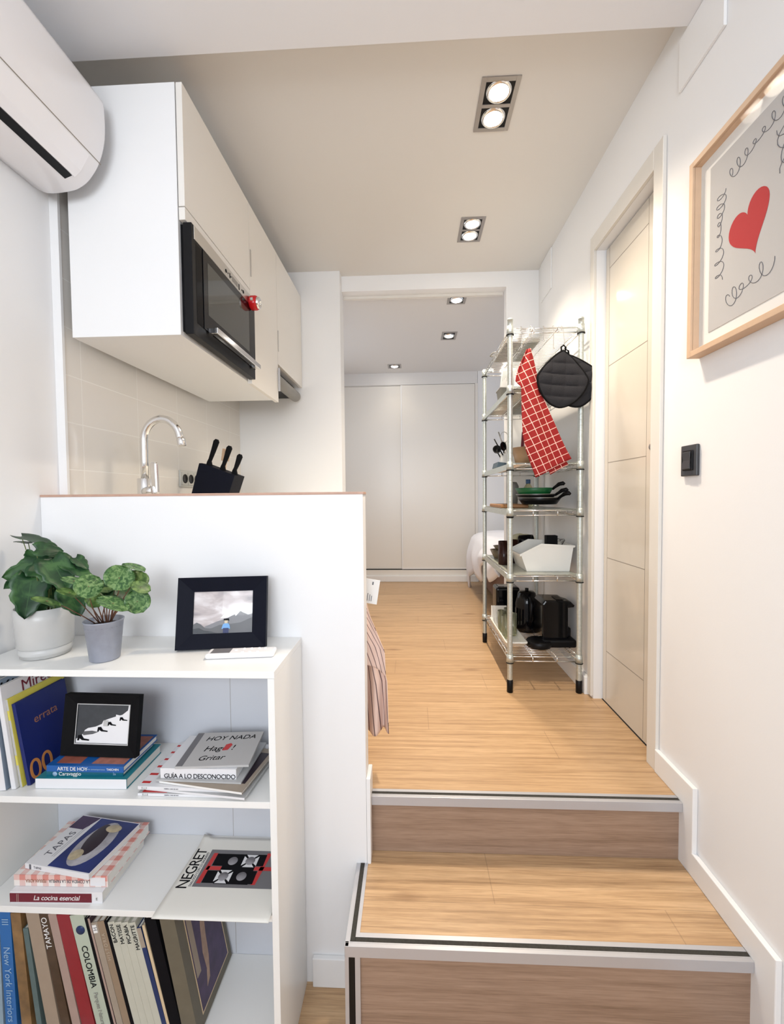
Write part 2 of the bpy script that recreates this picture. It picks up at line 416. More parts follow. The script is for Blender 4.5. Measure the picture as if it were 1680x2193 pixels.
# aluminium stair nosings with black grip inlay
def nosing(name, x0, x1, y, z, n):
    a = MB(); d = .036
    a.box(x0, x1, y, y+.010, z-.026, z+.0025, bev=.0006)
    a.box(x0, x1, y+.010, y+.0125, z-.0005, z+.0025).box(x0, x1, y+.0245, y+d, z-.0005, z+.0022)
    o = structure(a.build(name, 'alu'))
    g = MB().box(x0, x1, y+.0125, y+.0245, z-.0005, z+.0016).build('grip_strip', 'grip', o)
    return o
nosing('trim_7', -.1325, .8195, 1.308, 0, 0)
nosing('trim_8', -.1765, .8195, 1.0305, ST, 0)
a = MB(); a.box(-.1775, -.1675, 1.031, 1.2765, ST-.026, ST+.0025, bev=.0006).box(-.1675, -.165, 1.031, 1.2765, ST-.0005, ST+.0027).box(-.1525, -.1425, 1.062, 1.2765, ST-.0005, ST+.0024)
o = structure(a.build('trim_9', 'alu')); MB().box(-.165, -.1525, 1.044, 1.2765, ST-.0005, ST+.0030).build('grip_strip', 'grip', o)
a = MB(); a.box(-.1775, -.1675, 1.0328, 1.045, LOW, ST-.027).box(-.1515, -.1385, 1.0328, 1.041, LOW, ST-.027).box(-.1775, -.171, 1.045, 1.277, LOW, ST-.027)
o = structure(a.build('trim_10', 'alu')); MB().box(-.1675, -.1515, 1.0338, 1.041, LOW, ST-.027).build('grip_strip', 'black', o)
structure(MB().box(-.171, -.150, 1.0532, 1.277, LOW, ST-.001).build('trim_11', 'riser_wood_shaded'))

# pocket sliding door
d = bpy.data.objects.new('door_1', None); COL.objects.link(d); d.location = (0, 0, 0); d['kind'] = 'structure'
c = MB()
CX0, CX1 = .8235, XR-.0005
c.box(CX0, CX1, 1.463, 1.518, .0, 2.106, bev=.0015).box(CX0, CX1, 1.99, 2.028, .012, 2.106, bev=.0015).box(CX0, CX1, 1.5185, 1.9895, 2.036, 2.106, bev=.0015)
c.box(CX1, .868, 1.504, 1.5178, .012, 2.035).box(CX1, .975, 1.9902, 1.998, .012, 2.035).box(CX1, .868, 1.5178, 1.9902, 2.0352, 2.044)
c.build('door_casing', 'casing', d)
l = MB(); LX = .876
l.box(LX, LX+.035, 1.505, 1.982, .005, 2.028)
lf = l.build('door_leaf', 'door_paint', d)
g = MB()
for z in (.238, .662, 1.087, 1.512, 1.936): g.box(LX-.0004, LX+.002, 1.640, 1.951, z-.0014, z+.0014)
for y in (1.640, 1.951): g.box(LX-.0004, LX+.002, y-.0009, y+.0009, .012, 2.028)
g.build('panel_groove', 'groove', lf)
h = MB().lathe([(0, .0045), (.010, .004), (.013, 0), (.010, -.002), (0, -.002)], 20, tr(LX-.001, 1.606, 1.118, 0, R(-90), 0)).build('finger_pull', 'lamp_frame', lf)
lf.children[1]['label'] = 'small round dark finger pull'
MB().box(.8735, .910, 1.5192, 1.9888, .0001, .0012).build('threshold_gap', 'dark_gap', d)
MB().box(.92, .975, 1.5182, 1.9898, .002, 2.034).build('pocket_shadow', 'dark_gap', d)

# access panels on the right wall
o = MB().box(XR-.009, XR-.0004, 1.203, 1.393, 2.172, ZF-.001, bev=.001).build('access_panel', 'white'); tag(o, 'flat white access panel high on the right wall above the picture frame', 'panel')
o = MB().box(XR-.007, XR-.0004, 2.60, 2.80, 2.165, ZK-.002, bev=.001).build('access_panel', 'white'); tag(o, 'flat white access panel high on the right wall above the wire rack', 'panel')

# ------------------------------------------------------------ ceiling downlights
def downlight(x0, x1, y0, y1, z, label, n, k_w=1.0):
    t = thing('ceiling_light', label, 'light', ((x0+x1)/2, (y0+y1)/2, z), group='recessed ceiling downlights')
    w, dp = (x1-x0)/2, (y1-y0)/2; b = .017
    f = MB(); f.box(-w, -w+b, -dp, dp, -.004, .0, bev=.0008).box(w-b, w, -dp, dp, -.004, .0, bev=.0008).box(-w+b, w-b, -dp, -dp+b, -.004, 0).box(-w+b, w-b, dp-b, dp, -.004, 0)
    if n == 2: f.box(-w+b, w-b, -.007, .007, -.004, 0)
    f.build('frame', 'lamp_frame', t)
    MB().box(-w+b, w-b, -dp+b, dp-b, -.0012, -.0002).build('recess', 'black', t)
    for i in range(n):
        yy = 0 if n == 1 else (-dp/2+.002 if i == 0 else dp/2-.002)
        k = MB().lathe([(.046, -.0014), (.040, -.009), (.034, -.006), (.033, -.002)], 28, tr(0, yy, 0)).build('lamp_ring', 'chrome', t)
        MB().lathe([(.0, -.0135), (.018, -.012), (.030, -.008), (.034, -.0025)], 28, tr(0, yy, 0)).build('bulb', 'bulb', k)
        L = bpy.data.lights.new('downlight_beam', 'SPOT'); L.energy = SPOT_W*k_w; L.color = WARM; L.spot_size = R(118); L.spot_blend = 1.0; L.shadow_soft_size = .03
        lo = bpy.data.objects.new('downlight_beam', L); COL.objects.link(lo); lo.parent = t; lo.location = (0, yy, -.028)
    return t
downlight(.258, .395, 1.553, 1.777, ZK, 'double downlight nearest, largest in the kitchen ceiling', 2, 1.5)
downlight(.273, .402, 2.303, 2.521, ZK, 'second double downlight in the kitchen ceiling, above the wire rack', 2, 1.1)
downlight(.260, .388, 2.965, 3.09, ZB, 'bedroom ceiling downlight just behind the white beam', 1, .6)
downlight(.265, .392, 3.60, 3.78, ZB, 'glaring downlight in the middle of the bedroom ceiling', 1, .85)
downlight(-.235, -.095, 4.43, 4.57, ZB, 'smallest downlight, in the bedroom ceiling near the wardrobe', 1, .08)

# ------------------------------------------------------------ wardrobe
t = thing('wardrobe', 'grey white built-in wardrobe with two sliding doors at the far end', 'wardrobe', (-.2, 4.745, .068))
def wl(b, name, m, p=None): return b.build(name, m, p or t)
o = MB(); o.box(-.95, -.92, 0, .05, 0, 2.10).box(.902, .932, -.012, .05, 0, 2.103, bev=.001).box(-.95, .932, -.016, .05, 0, .058, bev=.001).box(-.95, .93, .02, .05, 2.098, 2.2345); wl(o, 'frame', 'cabinet')
wl(MB().box(-.95, .93, .0, .0199, 2.103, 2.2345), 'header', 'ceiling_bedroom')
wl(MB().box(-.95, .90, .0, .05, .058, .066), 'bottom_track', 'dark_gap')
MB_ = MB().box(-.948, .104, .016, .034, .068, 2.095, bev=.001); dl = wl(MB_, 'sliding_door', 'cabinet')
MB_ = MB().box(.09, .900, -.006, .012, .068, 2.098, bev=.001); dr = wl(MB_, 'sliding_door', 'cabinet')
wl(MB().box(.090, .104, -.010, -.006, .068, 2.098, bev=.001), 'door_profile', 'white', dr)
wl(MB().box(.104, .900, -.009, -.006, .068, .082), 'door_profile', 'white', dr)

# ------------------------------------------------------------ bed
t = thing('bed', 'bed with white duvet and brown base glimpsed behind the wire rack', 'bed', (.72, 2.99, 0))
MB().box(0, 1.45, .02, 1.42, .05, .33, bev=.01).build('base', 'bed_fabric', t)
lg = MB()
for x in (.06, 1.39):
    for y in (.08, 1.36): MB().cyl(.022, 0, .05, 12, tr(x, y, 0)).build('leg', 'black', t)
MB().box(0.01, 1.45, .02, 1.42, .33, .50, bev=.04, seg=4).build('mattress', 'white', t)
def duv(u, v):
    # u across from the hanging left hem to the middle, v along the bed
    y = -.015+v*1.50
    hem = .27+.09*math.sin(v*5+.6)+(-.22 if v > .955 else 0)+(.06*math.cos(v*17))
    s = u*1.7
    if s < .30: z = hem+(.50-hem)*(s/.30)**.9; x = -.115+.02*math.sin(v*26)*(1-s/.3)-.035*math.sin(PI*s/.3); 
    elif s < .48:
        a = (s-.30)/.18*PI/2; x = -.115+.14*(1-math.cos(a)); z = .50+.075*math.sin(a)
    else: x = .025+(s-.48)*1.14; z = .575+.012*math.sin(x*9+v*7)
    e = max(0, (v-.93)/.07); z -= e*e*.15*(1 if z > .4 else 0)
    return (x, y, z+.006*math.sin(v*31+u*8))
MB().grid(duv, 40, 46).build('duvet', 'duvet', t, solid=.012)

# ------------------------------------------------------------ kitchen wall units
CX = -.707
t = thing('wall_cabinet', 'tall white upper cabinet holding the microwave, beside the air conditioner', 'cabinet', (-1.088, 1.349, 1.467))
# local: x 0..0.381, y 0..0.931, z 0..0.778
D = .381; Lc = .931; Hc = .778
o = MB(); o.box(0, .358, 0, .016, 0, Hc, bev=.0008).box(0, .358, .016, Lc, 0, .016).box(0, .358, .016, Lc, Hc-.016, Hc).box(0, .01, .016, Lc, .016, Hc-.016).box(0, .358, .548, .564, .016, Hc-.016).box(.0, .358, Lc-.016, Lc, .016, Hc-.016).box(.0, .358, .016, .548, .356, .372)
o.build('carcass', 'white', t)
o = MB().box(.361, D, 0.001, .545, .400, Hc, bev=.0012).build('door', 'cabinet', t)
MB().box(.361, D, .001, .545, .358, .397, bev=.001).build('filler_panel', 'cabinet', t)
o = MB().box(.361, D, .548, Lc-.001, -.012, Hc, bev=.0012).build('door', 'cabinet', t)
MB().box(D, D+.0035, .553, .561, .462, .578, bev=.0008).build('handle', 'steel', o)
t = thing('wall_cabinet', 'narrow white upper cabinet above the extractor hood at the far end', 'cabinet', (-1.088, 2.281, 1.661))
o = MB(); o.box(0, .358, 0, .505, 0, .584); o.build('carcass', 'white', t)
o = MB().box(.361, D, .002, .504, -.002, .584, bev=.0012).build('door', 'cabinet', t)
MB().box(D, D+.0035, .003, .011, .066, .176, bev=.0008).build('handle', 'steel', o)
t = thing('extractor_hood', 'grey slide-out extractor hood under the narrow far cabinet', 'hood', (-1.088, 2.283, 1.56))
MB().box(0.02, .33, .01, .49, .03, .100).build('body', 'black', t)
MB().cyl(.033, 0, .46, 20, tr(.345, .012, .036, R(-90), 0, 0), bev=.003).build('visor', 'grey_plastic', t)
MB().box(.385, .394, -.018, -.008, -.048, .075, bev=.001).build('pull_tab', 'alu', t)
# microwave
t = thing('microwave', 'black built-in microwave with steel control strip and bar handle', 'microwave', (-1.07, 1.367, 1.4835))
L = .528
o = MB().box(.02, .352, .0, L, 0, .338, bev=.002).build('housing', 'black', t)
fx = .352
fr = MB().box(fx, fx+.028, -.012, L, -.012, .337, bev=.002).build('front_frame', 'black', t)
MB().box(fx+.0281, fx+.0305, .000, L-.004, .292, .335, bev=.001).build('control_strip', 'steel', t)
for y in (.235, .40): MB().lathe([(.0065, 0), (.0065, .0014), (0, .0014)], 16, tr(fx+.0305, y, .312, 0, R(90), 0)).build('button', 'black', t)
for y in (.252, .279, .385): MB().lathe([(.003, 0), (.003, .0012), (0, .0012)], 10, tr(fx+.0305, y, .312, 0, R(90), 0)).build('button', 'black', t)
MB().box(fx+.0305, fx+.0315, .353, .360, .300, .322).build('button', 'black', t)
MB().box(fx+.0305, fx+.0315, .266, .272, .303, .321).build('button', 'black', t)
MB().box(fx+.0306, fx+.0312, .290, .343, .303, .321).build('display', 'grey_plastic', t)
dg = MB().box(fx+.0281, fx+.0310, .055, L-.004, .030, .289, bev=.001).build('door_glass', 'black_gloss', t)
MB().box(fx+.0311, fx+.0314, .085, .455, .085, .262).build('viewing_window', 'dark_glass', dg)
hd = MB(); hd.box(fx+.031, fx+.062, .078, .098, .022, .040, bev=.002).box(fx+.031, fx+.062, .468, .488, .022, .040, bev=.002).box(fx+.052, fx+.066, .075, .492, .021, .041, bev=.002)
hd.build('handle', 'chrome', t)
for z in (.10, .24): pass
vt = MB()
for k in range(14): vt.box(fx+.0281, fx+.0288, .012+k*.0028, .0134+k*.0028, .03, .285)
vt.build('vent_slats', 'black_gloss', t)
# red kitchen timer stuck on the microwave front
t = thing('kitchen_timer', 'round red kitchen timer with silver dial stuck on the microwave corner', 'timer', (-1.07+.352+.031, 1.842, 1.783))
MB().lathe([(0, 0), (.026, .0), (.030, .006), (.030, .026), (.027, .032), (0, .032)], 30, tr(0, 0, 0, 0, R(90), 0)).build('body', 'red_plastic', t)
MB().lathe([(.024, .0322), (.024, .040), (.021, .043), (.016, .043), (.015, .040), (0, .040)], 30, tr(0, 0, 0, 0, R(90), 0)).build('dial', 'chrome', t)
MB().lathe([(0, 0), (.006, 0), (.006, .010), (0, .010)], 14, tr(.012, -.030, .004, 0, R(90), 0)).build('clip', 'light_grey', t)

# ------------------------------------------------------------ base cabinet, worktop, tap, socket, knives
t = thing('base_cabinet', 'white kitchen base cabinet hidden behind the half wall', 'cabinet', (-1.088, 1.353, 0))
MB().box(0, .70, 0, 1.43, .08, .855).build('carcass', 'white', t)
MB().box(0, .66, 0, 1.43, 0, .08).build('plinth', 'white', t)
for k in range(3):
    dd = MB().box(.702, .720, .004+k*.476, .472+k*.476, .085, .852, bev=.0015).build('door', 'cabinet', t)
    MB().box(.720, .732, .10+k*.476, .22+k*.476, .72, .728, bev=.002).build('handle', 'steel', dd)
o = MB().box(-1.126, -.355, 1.353, 2.788, .856, .886, bev=.002).build('worktop', 'paper_cream'); tag(o, 'kitchen worktop behind the half wall, carrying tap and knife block', 'worktop')
t = thing('kitchen_tap', 'chrome swan-neck kitchen tap rising behind the half wall', 'tap', (-1.0, 1.565, .8865))
MB().cyl(.026, 0, .135, 28, bev=.002).build('base', 'chrome', t)
pts = [(0, 0, .135), (0, 0, .20), (0, 0, .265)]
for k in range(1, 20):
    a = PI-k/19*R(168); pts.append((.073+.073*math.cos(a)*1.0, -.012*(k/19), .270+.085*math.sin(a)))
e = pts[-1]; 
MB().tube(pts+[(e[0]+.003, e[1], e[2]-.008)], .0135, 16).build('spout', 'chrome', t)
MB().cyl(.0148, 0, .028, 20, tr(e[0]+.009, e[1], e[2]-.034, 0, R(-12), 0), bev=.001).build('nozzle', 'chrome', t)
hb = MB().tube([(0, 0, .085), (.03, -.025, .085), (.058, -.035, .088)], [.020, .020, .017], 18).build('valve', 'chrome', t)
MB().box(-.0145, .0145, -.008, .008, 0, .118, bev=.0075, seg=4, mtx=tr(.058, -.030, .075, R(2), R(0), R(-10))).build('lever', 'chrome', hb)
t = thing('wall_socket', 'grey triple power socket on the tiled wall behind the tap', 'socket', (-1.1275, 2.03, 1.002))
MB().box(0, .008, 0, .190, 0, .082, bev=.002).build('frame', 'light_grey', t)
for k in range(3):
    p = MB().box(.008, .0105, .012+k*.057, .065+k*.057, .010, .072, bev=.001).build('socket_plate', 'light_grey', t)
    MB().lathe([(.0225, 0), (.0225, .0014), (.0205, .0014), (.020, .0004), (0, .0004)], 24, tr(.0106, .0385+k*.057, .041, 0, R(90), 0)).build('socket_hole', 'black', p)
t = thing('knife_block', 'dark blue slanted knife block on the worktop', 'knife block', (-.94, 2.0, .8865), rotz=R(-2))
prof = [(-.106, 0), (.070, 0), (.128, .163), (-.030, .222), (-.042, .222)]
MB().prism(prof, -.055, .055, 'Y', bev=.002).build('block', 'navy_black', t)
t0 = None
for k, (x, z, dy, hl, nm) in enumerate([(-.012, .214, -.02, .128, 'left, longest'), (.052, .190, -.02, .120, 'middle'), (.108, .171, -.02, .098, 'right, shortest')]):
    kt = thing('kitchen_knife', 'black-handled knife standing in the knife block, %s of three' % nm, 'knife', (-.94+x, 2.0+dy, .8865+z), group='knives in the knife block', rot=(0, R(19), 0))
    q = MB(); pp = [(-.012, -.004), (-.013, .014), (-.010, .03), (-.011, hl*.6), (-.013, hl-.010), (-.006, hl), (.006, hl), (.013, hl-.010), (.010, hl*.55), (.005, .022), (.019, -.004)]
    q.prism(pp, -.007, .007, 'Y', bev=.003).build('handle', 'black_matte', kt)
    MB().box(-.009, .009, -.001, .001, -.10, -.004).build('blade', 'steel', kt)
t = thing('wooden_spatula', 'pale wooden utensil showing behind the knives', 'utensil', (-.955, 2.075, .8865), rot=(R(-2), R(8), 0))
MB().box(-.010, .010, -.003, .003, .0, .30, bev=.002).build('handle', 'pale_wood', t)
MB().box(-.020, .020, -.003, .003, .245, .305, bev=.002).build('head', 'pale_wood', t)

# striped towel hanging from the first base door handle
def cloth(fn, name, m, parent, nu=24, nv=40, uvfn=None, thick=.0015): return MB().grid(fn, nu, nv, uvfn).build(name, m, parent, solid=thick)
t = thing('kitchen_towel', 'pink and white striped towel hanging behind the half wall end', 'towel', (-.152, 1.405, .690))
MB().tube([(-.006, -.052, .004), (-.006, -.02, .000), (-.006, 0, -.004), (-.006, .008, .006)], .003, 8).build('wall_hook', 'steel', t)
def stw(u, v):
    top = 1-v; wd = .035+.085*min(1, v*1.6)
    x = -.03+(u-.28)*wd+.012*math.sin(u*9+v*2)*v*.3
    x += .018*v
    y = .02*math.sin(u*14+v*3)*(.3+v)+.01
    z = -.09-v*.455+.02*(u-.4)*v
    return (x, y, z)
cloth(stw, 'towel_cloth', 'pink_stripe', t, uvfn=lambda u, v: (u*.12-.015*v, v))
def stw2(u, v):
    wd = .03+.075*min(1, v*1.5)
    x = -.032+(u-.20)*wd+.012*v; y = -.022+.012*math.sin(u*8+v*2)
    return (x, y, -.09-v*(.245-.07*(1-u)))
cloth(stw2, 'folded_layer', 'pink_stripe', t, uvfn=lambda u, v: (u*.11-.06*v, v))
MB().tube([(-.028, 0, 0), (-.018, -.004, -.03), (-.03, 0, -.095)], .004, 8).build('hanging_loop', 'pink_stripe', t)
lb = MB().box(-.026, .026, -.0006, .0006, -.040, .040, mtx=tr(.017, -.03, -.052, 0, R(9), 0)).build('care_tag', 'paper', t); lb['label'] = 'large white printed tag'
pk = MB()
for k, (x, h) in enumerate(((-.015, .03), (-.008, .025), (-.001, .022), (.005, .018))): pk.box(x, x+.0018, -.0012, -.0006, -.032, -.032+h, mtx=tr(.017, -.0302, -.052, 0, R(9), 0))
pk.box(.002, .006, -.0012, -.0006, .022, .032, mtx=tr(.017, -.0302, -.052, 0, R(9), 0)).build('tag_print', 'ink', lb)

# ------------------------------------------------------------ air conditioner
t = thing('air_conditioner', 'white wall air conditioner at the upper left above the bookcase', 'air conditioner', (XL+.0005, .42, 1.88))
prof0 = [(0, .025), (.045, .004), (.112, .007), (.147, .017), (.180, .042), (.211, .089), (.230, .158), (.2305, .245), (.222, .272), (.19, .285), (0, .290)]
def acprof(o=0):
    out = []
    n = len(prof0)
    for i in range(n-1):
        p = [Vector((*prof0[max(0, min(n-1, i+k))], 0)) for k in (-1, 0, 1, 2)]
        for q in range(5):
            u = q/5; out.append(tuple((.5*((2*p[1])+(p[2]-p[0])*u+(2*p[0]-5*p[1]+4*p[2]-p[3])*u*u+(3*p[1]-p[0]-3*p[2]+p[3])*u**3))[:2]))
    return out+[prof0[-1]]
a = MB(); a.prism(acprof(), .0, .88, 'Y', bev=.006)
body = a.build('housing', 'plastic_white', t)
for p_ in body.data.polygons: p_.use_smooth = len(p_.vertices) == 4 and abs(p_.normal.y) < .5
dx, dz = .033, .025
def off(p, k):
    return p
fl = MB(); fl.prism([(.160, .022), (.1795, .0400), (.207, .083), (.2085, .0820), (.1812, .0375), (.1615, .0200)], .02, .838, 'Y'); fl.build('louvre_flap', 'plastic_white', t)
sl = MB(); sl.prism([(.137, .0125), (.159, .0205), (.1596, .0190), (.1376, .0108)], .02, .830, 'Y'); sl.build('air_slot', 'black', t)
se = MB(); se.prism([(.2080, .0868), (.2110, .0858), (.2115, .0880), (.2085, .0890)], .0, .882, 'Y'); se.build('panel_seam', 'groove', t)

# ------------------------------------------------------------ light switch
t = thing('light_switch', 'black rocker light switch on the right wall below the picture', 'switch', (XR-.0004, 1.3165, 1.044))
MB().box(-.010, 0, -.036, .036, -.046, .046, bev=.0025).build('plate', 'switch_grey', t)
MB().box(-.0145, -.010, -.022, .022, -.030, .030, bev=.002).build('bezel', 'black', t)
MB().prism([(-.0145, -.026), (-.019, -.024), (-.0155, 0), (-.019, .024), (-.0145, .026)], -.018, .018, 'Y', bev=.001).build('rocker', 'switch_grey', t)

# ------------------------------------------------------------ heart picture
PX0 = XR-.0004
t = thing('picture_frame', 'pale wood box frame with a red heart print on the right wall', 'picture', (PX0, 1.03, 1.607))
hw, hh = .261, .272
f = MB(); b_ = .016; dp = .036
f.box(-dp, 0, hw-b_, hw, -hh, hh, bev=.0012).box(-dp, 0, -hw, -hw+b_, -hh, hh, bev=.0012).box(-dp, 0, -hw+b_, hw-b_, -hh, -hh+b_, bev=.0012).box(-dp, 0, -hw+b_, hw-b_, hh-b_, hh, bev=.0012)
f.build('frame', 'pale_wood', t)
MB().box(-.012, -.0005, -hw+b_, hw-b_, -hh+b_, hh-b_).build('mount_board', 'mount', t)
pr_ = MB().box(-.0135, -.0121, -.200, .205, -.218, .222).build('print', 'paper_grey', t)
hp = []
for k in range(60):
    a = 2*PI*k/60; x = 16*math.sin(a)**3; y = 13*math.cos(a)-5*math.cos(2*a)-2*math.cos(3*a)-math.cos(4*a)
    y2 = y*(1.0+.10*(y < 0)); hp.append((x, y2))
H = MB(); ang = R(-16); sc = .0038
H.prism([((-x*math.cos(ang)-y*math.sin(ang))*sc*1.05, (-x*math.sin(ang)+y*math.cos(ang))*sc*1.2) for x, y in hp], -.0142, -.0136, 'X')
ho = H.build('heart', 'heart_red', pr_); ho.location = (0, .066, -.010)
# loose pen loops round the heart
sq = MB()
def loops(path, amp, n, r=.0006, ph=0):
    pts = []; N = n*14
    for i in range(N+1):
        s = i/N; k = s*(len(path)-1); j = min(int(k), len(path)-2); q = k-j
        a = Vector(path[j]); b = Vector(path[j+1]); p = a.lerp(b, q); d = (b-a).normalized(); nn = Vector((-d.y, d.x))
        w = 2*PI*n*s+ph; p = p+d*(amp*.62*math.sin(w))+nn*(amp*(.75+.35*math.sin(s*9))*math.cos(w))
        pts.append((-.0141, p.x, p.y))
    sq.tube(pts, r, 5)
loops([(.165, -.10), (.168, .04), (.160, .13)], .016, 8)
loops([(.135, .150), (.05, .172), (-.045, .192)], .017, 7, ph=1)
loops([(.135, -.165), (.08, -.150), (.00, -.138)], .020, 5, ph=2)
loops([(-.03, .15), (-.045, .05)], .03, 3)
loops([(-.07, .05), (-.075, -.02)], .022, 1.0 and 2)
sq.build('pen_loops', 'ink', pr_)
gl = MB().box(-.0300, -.0285, -hw+b_, hw-b_, -hh+b_, hh-b_).build('glazing', 'glass', t)
nt = M['glass'].node_tree; out = nt.nodes['Material Output']; ms = nt.nodes.new('ShaderNodeMixShader'); tb = nt.nodes.new('ShaderNodeBsdfTransparent'); gb = nt.nodes.new('ShaderNodeBsdfGlossy'); gb.inputs['Roughness'].default_value = .02
ms.inputs[0].default_value = .006; nt.links.new(tb.outputs[0], ms.inputs[1]); nt.links.new(gb.outputs[0], ms.inputs[2]); nt.links.new(ms.outputs[0], out.inputs[0])

# ------------------------------------------------------------ bookcase
BX, BY = -1.139, 1.016
S2, S3, S4, STOP = .190, -.101, -.480, .519      # board tops (world z)
t = thing('bookcase', 'low white open bookcase standing against the half wall', 'bookcase', (BX, BY, LOW))
MB().box(.0, .017, .0, .259, 0, 1.0795, bev=.0006).build('side_panel', 'shelf_white', t)
MB().box(.783, .80, .0, .259, 0, 1.0795, bev=.0006).build('side_panel', 'shelf_white', t)
MB().box(.0, .80, .0, .2605, 1.080, 1.097, bev=.0006).build('top_panel', 'shelf_white', t)
for z in (S2, S3, S4): MB().box(.0175, .7825, .002, .247, z-LOW-.017, z-LOW, bev=.0006).build('shelf', 'shelf_white', t)
MB().box(.0175, .7825, .012, .028, 0, S4-LOW-.017).build('plinth', 'shelf_white', t)
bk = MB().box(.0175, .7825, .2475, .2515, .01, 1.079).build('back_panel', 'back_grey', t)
MB().box(.0, .017, .2595, .2605, 0, 1.079)
MB().box(.5795, .5805, .2472, .2476, .10, 1.078).build('panel_joint', 'groove', bk)

# ------------------------------------------------------------ books
def shell(w, d, th, c=.0022):
    return MB().prism([(0, 0), (d, 0), (d, c), (c, c), (c, th-c), (d, th-c), (d, th), (0, th)], 0, w, 'X', bev=.0006 if th > .006 else 0)
def book(label, w, d, th, cover, pages='paper_cream', cat='book', group=None, name='book', spine=None, c=.0022):
    t = thing(name, label, cat, group=group)
    c = min(c, th/4)
    shell(w, d, th, c).build('cover', cover, t)
    MB().box(.002, w-.002, c+.0002, d-.003, c, th-c).build('pages', pages, t)
    if spine: MB().box(0.0004, w-.0004, -.0005, .0001, .0006, th-.0006).build('spine', spine, t)
    return t
def stand(t, x, y, z0, lean, w, th, mode):
    a = R(lean); up = Vector((-math.sin(a), 0, math.cos(a))); rt = Vector((math.cos(a), 0, math.sin(a))); BL = Vector((x, y, z0+.0004)); Yv = Vector((0, 1, 0))
    if mode == 'up': X, Z, O = up, -rt, BL+rt*th
    else: X, Z, O = -up, rt, BL+up*w
    t.matrix_world = Matrix.Translation(O) @ Matrix((X, Yv, Z)).transposed().to_4x4()
    return t
SP = Euler((R(90), 0, 0)).to_matrix().to_4x4()
def spine_text(t, s, size, m, x, th, align='LEFT', sxy=(1, 1), space=1, flip=False, name='spine_title'):
    mt = Matrix.Translation((x, -.0009, th/2)) @ SP
    if flip: mt = mt @ Matrix.Rotation(PI, 4, 'Z')
    return lettering(name, s, size, m, t, mt, sxy, .0002, align, space=space)
quick('c_lightblue', (.30, .40, .48)); quick('c_blue', (.02, .14, .42), .35); quick('c_gold', (.23, .13, .05), .4, .8, 28)
quick('c_teal', (.10, .15, .15), .5, .2); quick('c_tan', (.36, .28, .21), .6, .08); quick('c_brown', (.07, .04, .022), .5, .5, 40)
quick('c_pink', (.40, .29, .25), .6, .12); quick('c_red', (.27, .018, .028), .4, .15); quick('c_mint', (.47, .53, .44), .4)
quick('c_plum', (.05, .025, .035), .4); quick('c_taupe', (.36, .30, .24), .6, .12); quick('c_taupe2', (.30, .22, .15), .6, .12)
quick('c_ivory', (.54, .54, .46), .6, .06); quick('c_darkblue', (.01, .03, .12), .4); quick('c_cream', (.66, .52, .34), .6)
quick('c_olive', (.14, .125, .09), .5, .2, 20); quick('c_white', (.78, .78, .80), .4); quick('c_brick', (.30, .07, .06)); quick('c_yellow', (.70, .62, .10), .45)
quick('c_errata', (.008, .018, .14), .35); quick('c_kinder', (.10, .15, .24), .4); quick('c_orange', (.62, .25, .07), .5); quick('c_copper', (.34, .15, .09), .5)
quick('c_tealtop', (.02, .22, .27), .35); quick('c_deepteal', (.0, .11, .17), .35); quick('c_artblue', (.01, .10, .36), .3); quick('c_maroon', (.15, .006, .02), .35)
quick('c_silver', (.50, .50, .50), .35, .12, 30); quick('c_purple', (.07, .02, .10), .5); quick('c_kinder2', (.22, .28, .36), .4)
quick('letter_white', (.85, .85, .85)); quick('letter_pale', (.30, .46, .66)); quick('letter_tan', (.50, .42, .33)); quick('letter_grey', (.30, .30, .27))
quick('pic_blue', (.02, .035, .16), .35, .5, 20); quick('pic_grey', (.40, .39, .42), .4, .5, 45); quick('pic_food', (.50, .42, .28), .4, .5, 70); quick('pic_dark', (.03, .02, .03), .4)
quick('pic_purple', (.06, .035, .09), .4, .7, 30); quick('pic_skin', (.40, .27, .20), .5, .4, 40); quick('pic_darkgrey', (.17, .165, .175), .45, .08); quick('pic_red', (.55, .03, .03), .4); quick('pic_midgrey', (.26, .25, .27), .5, .1)

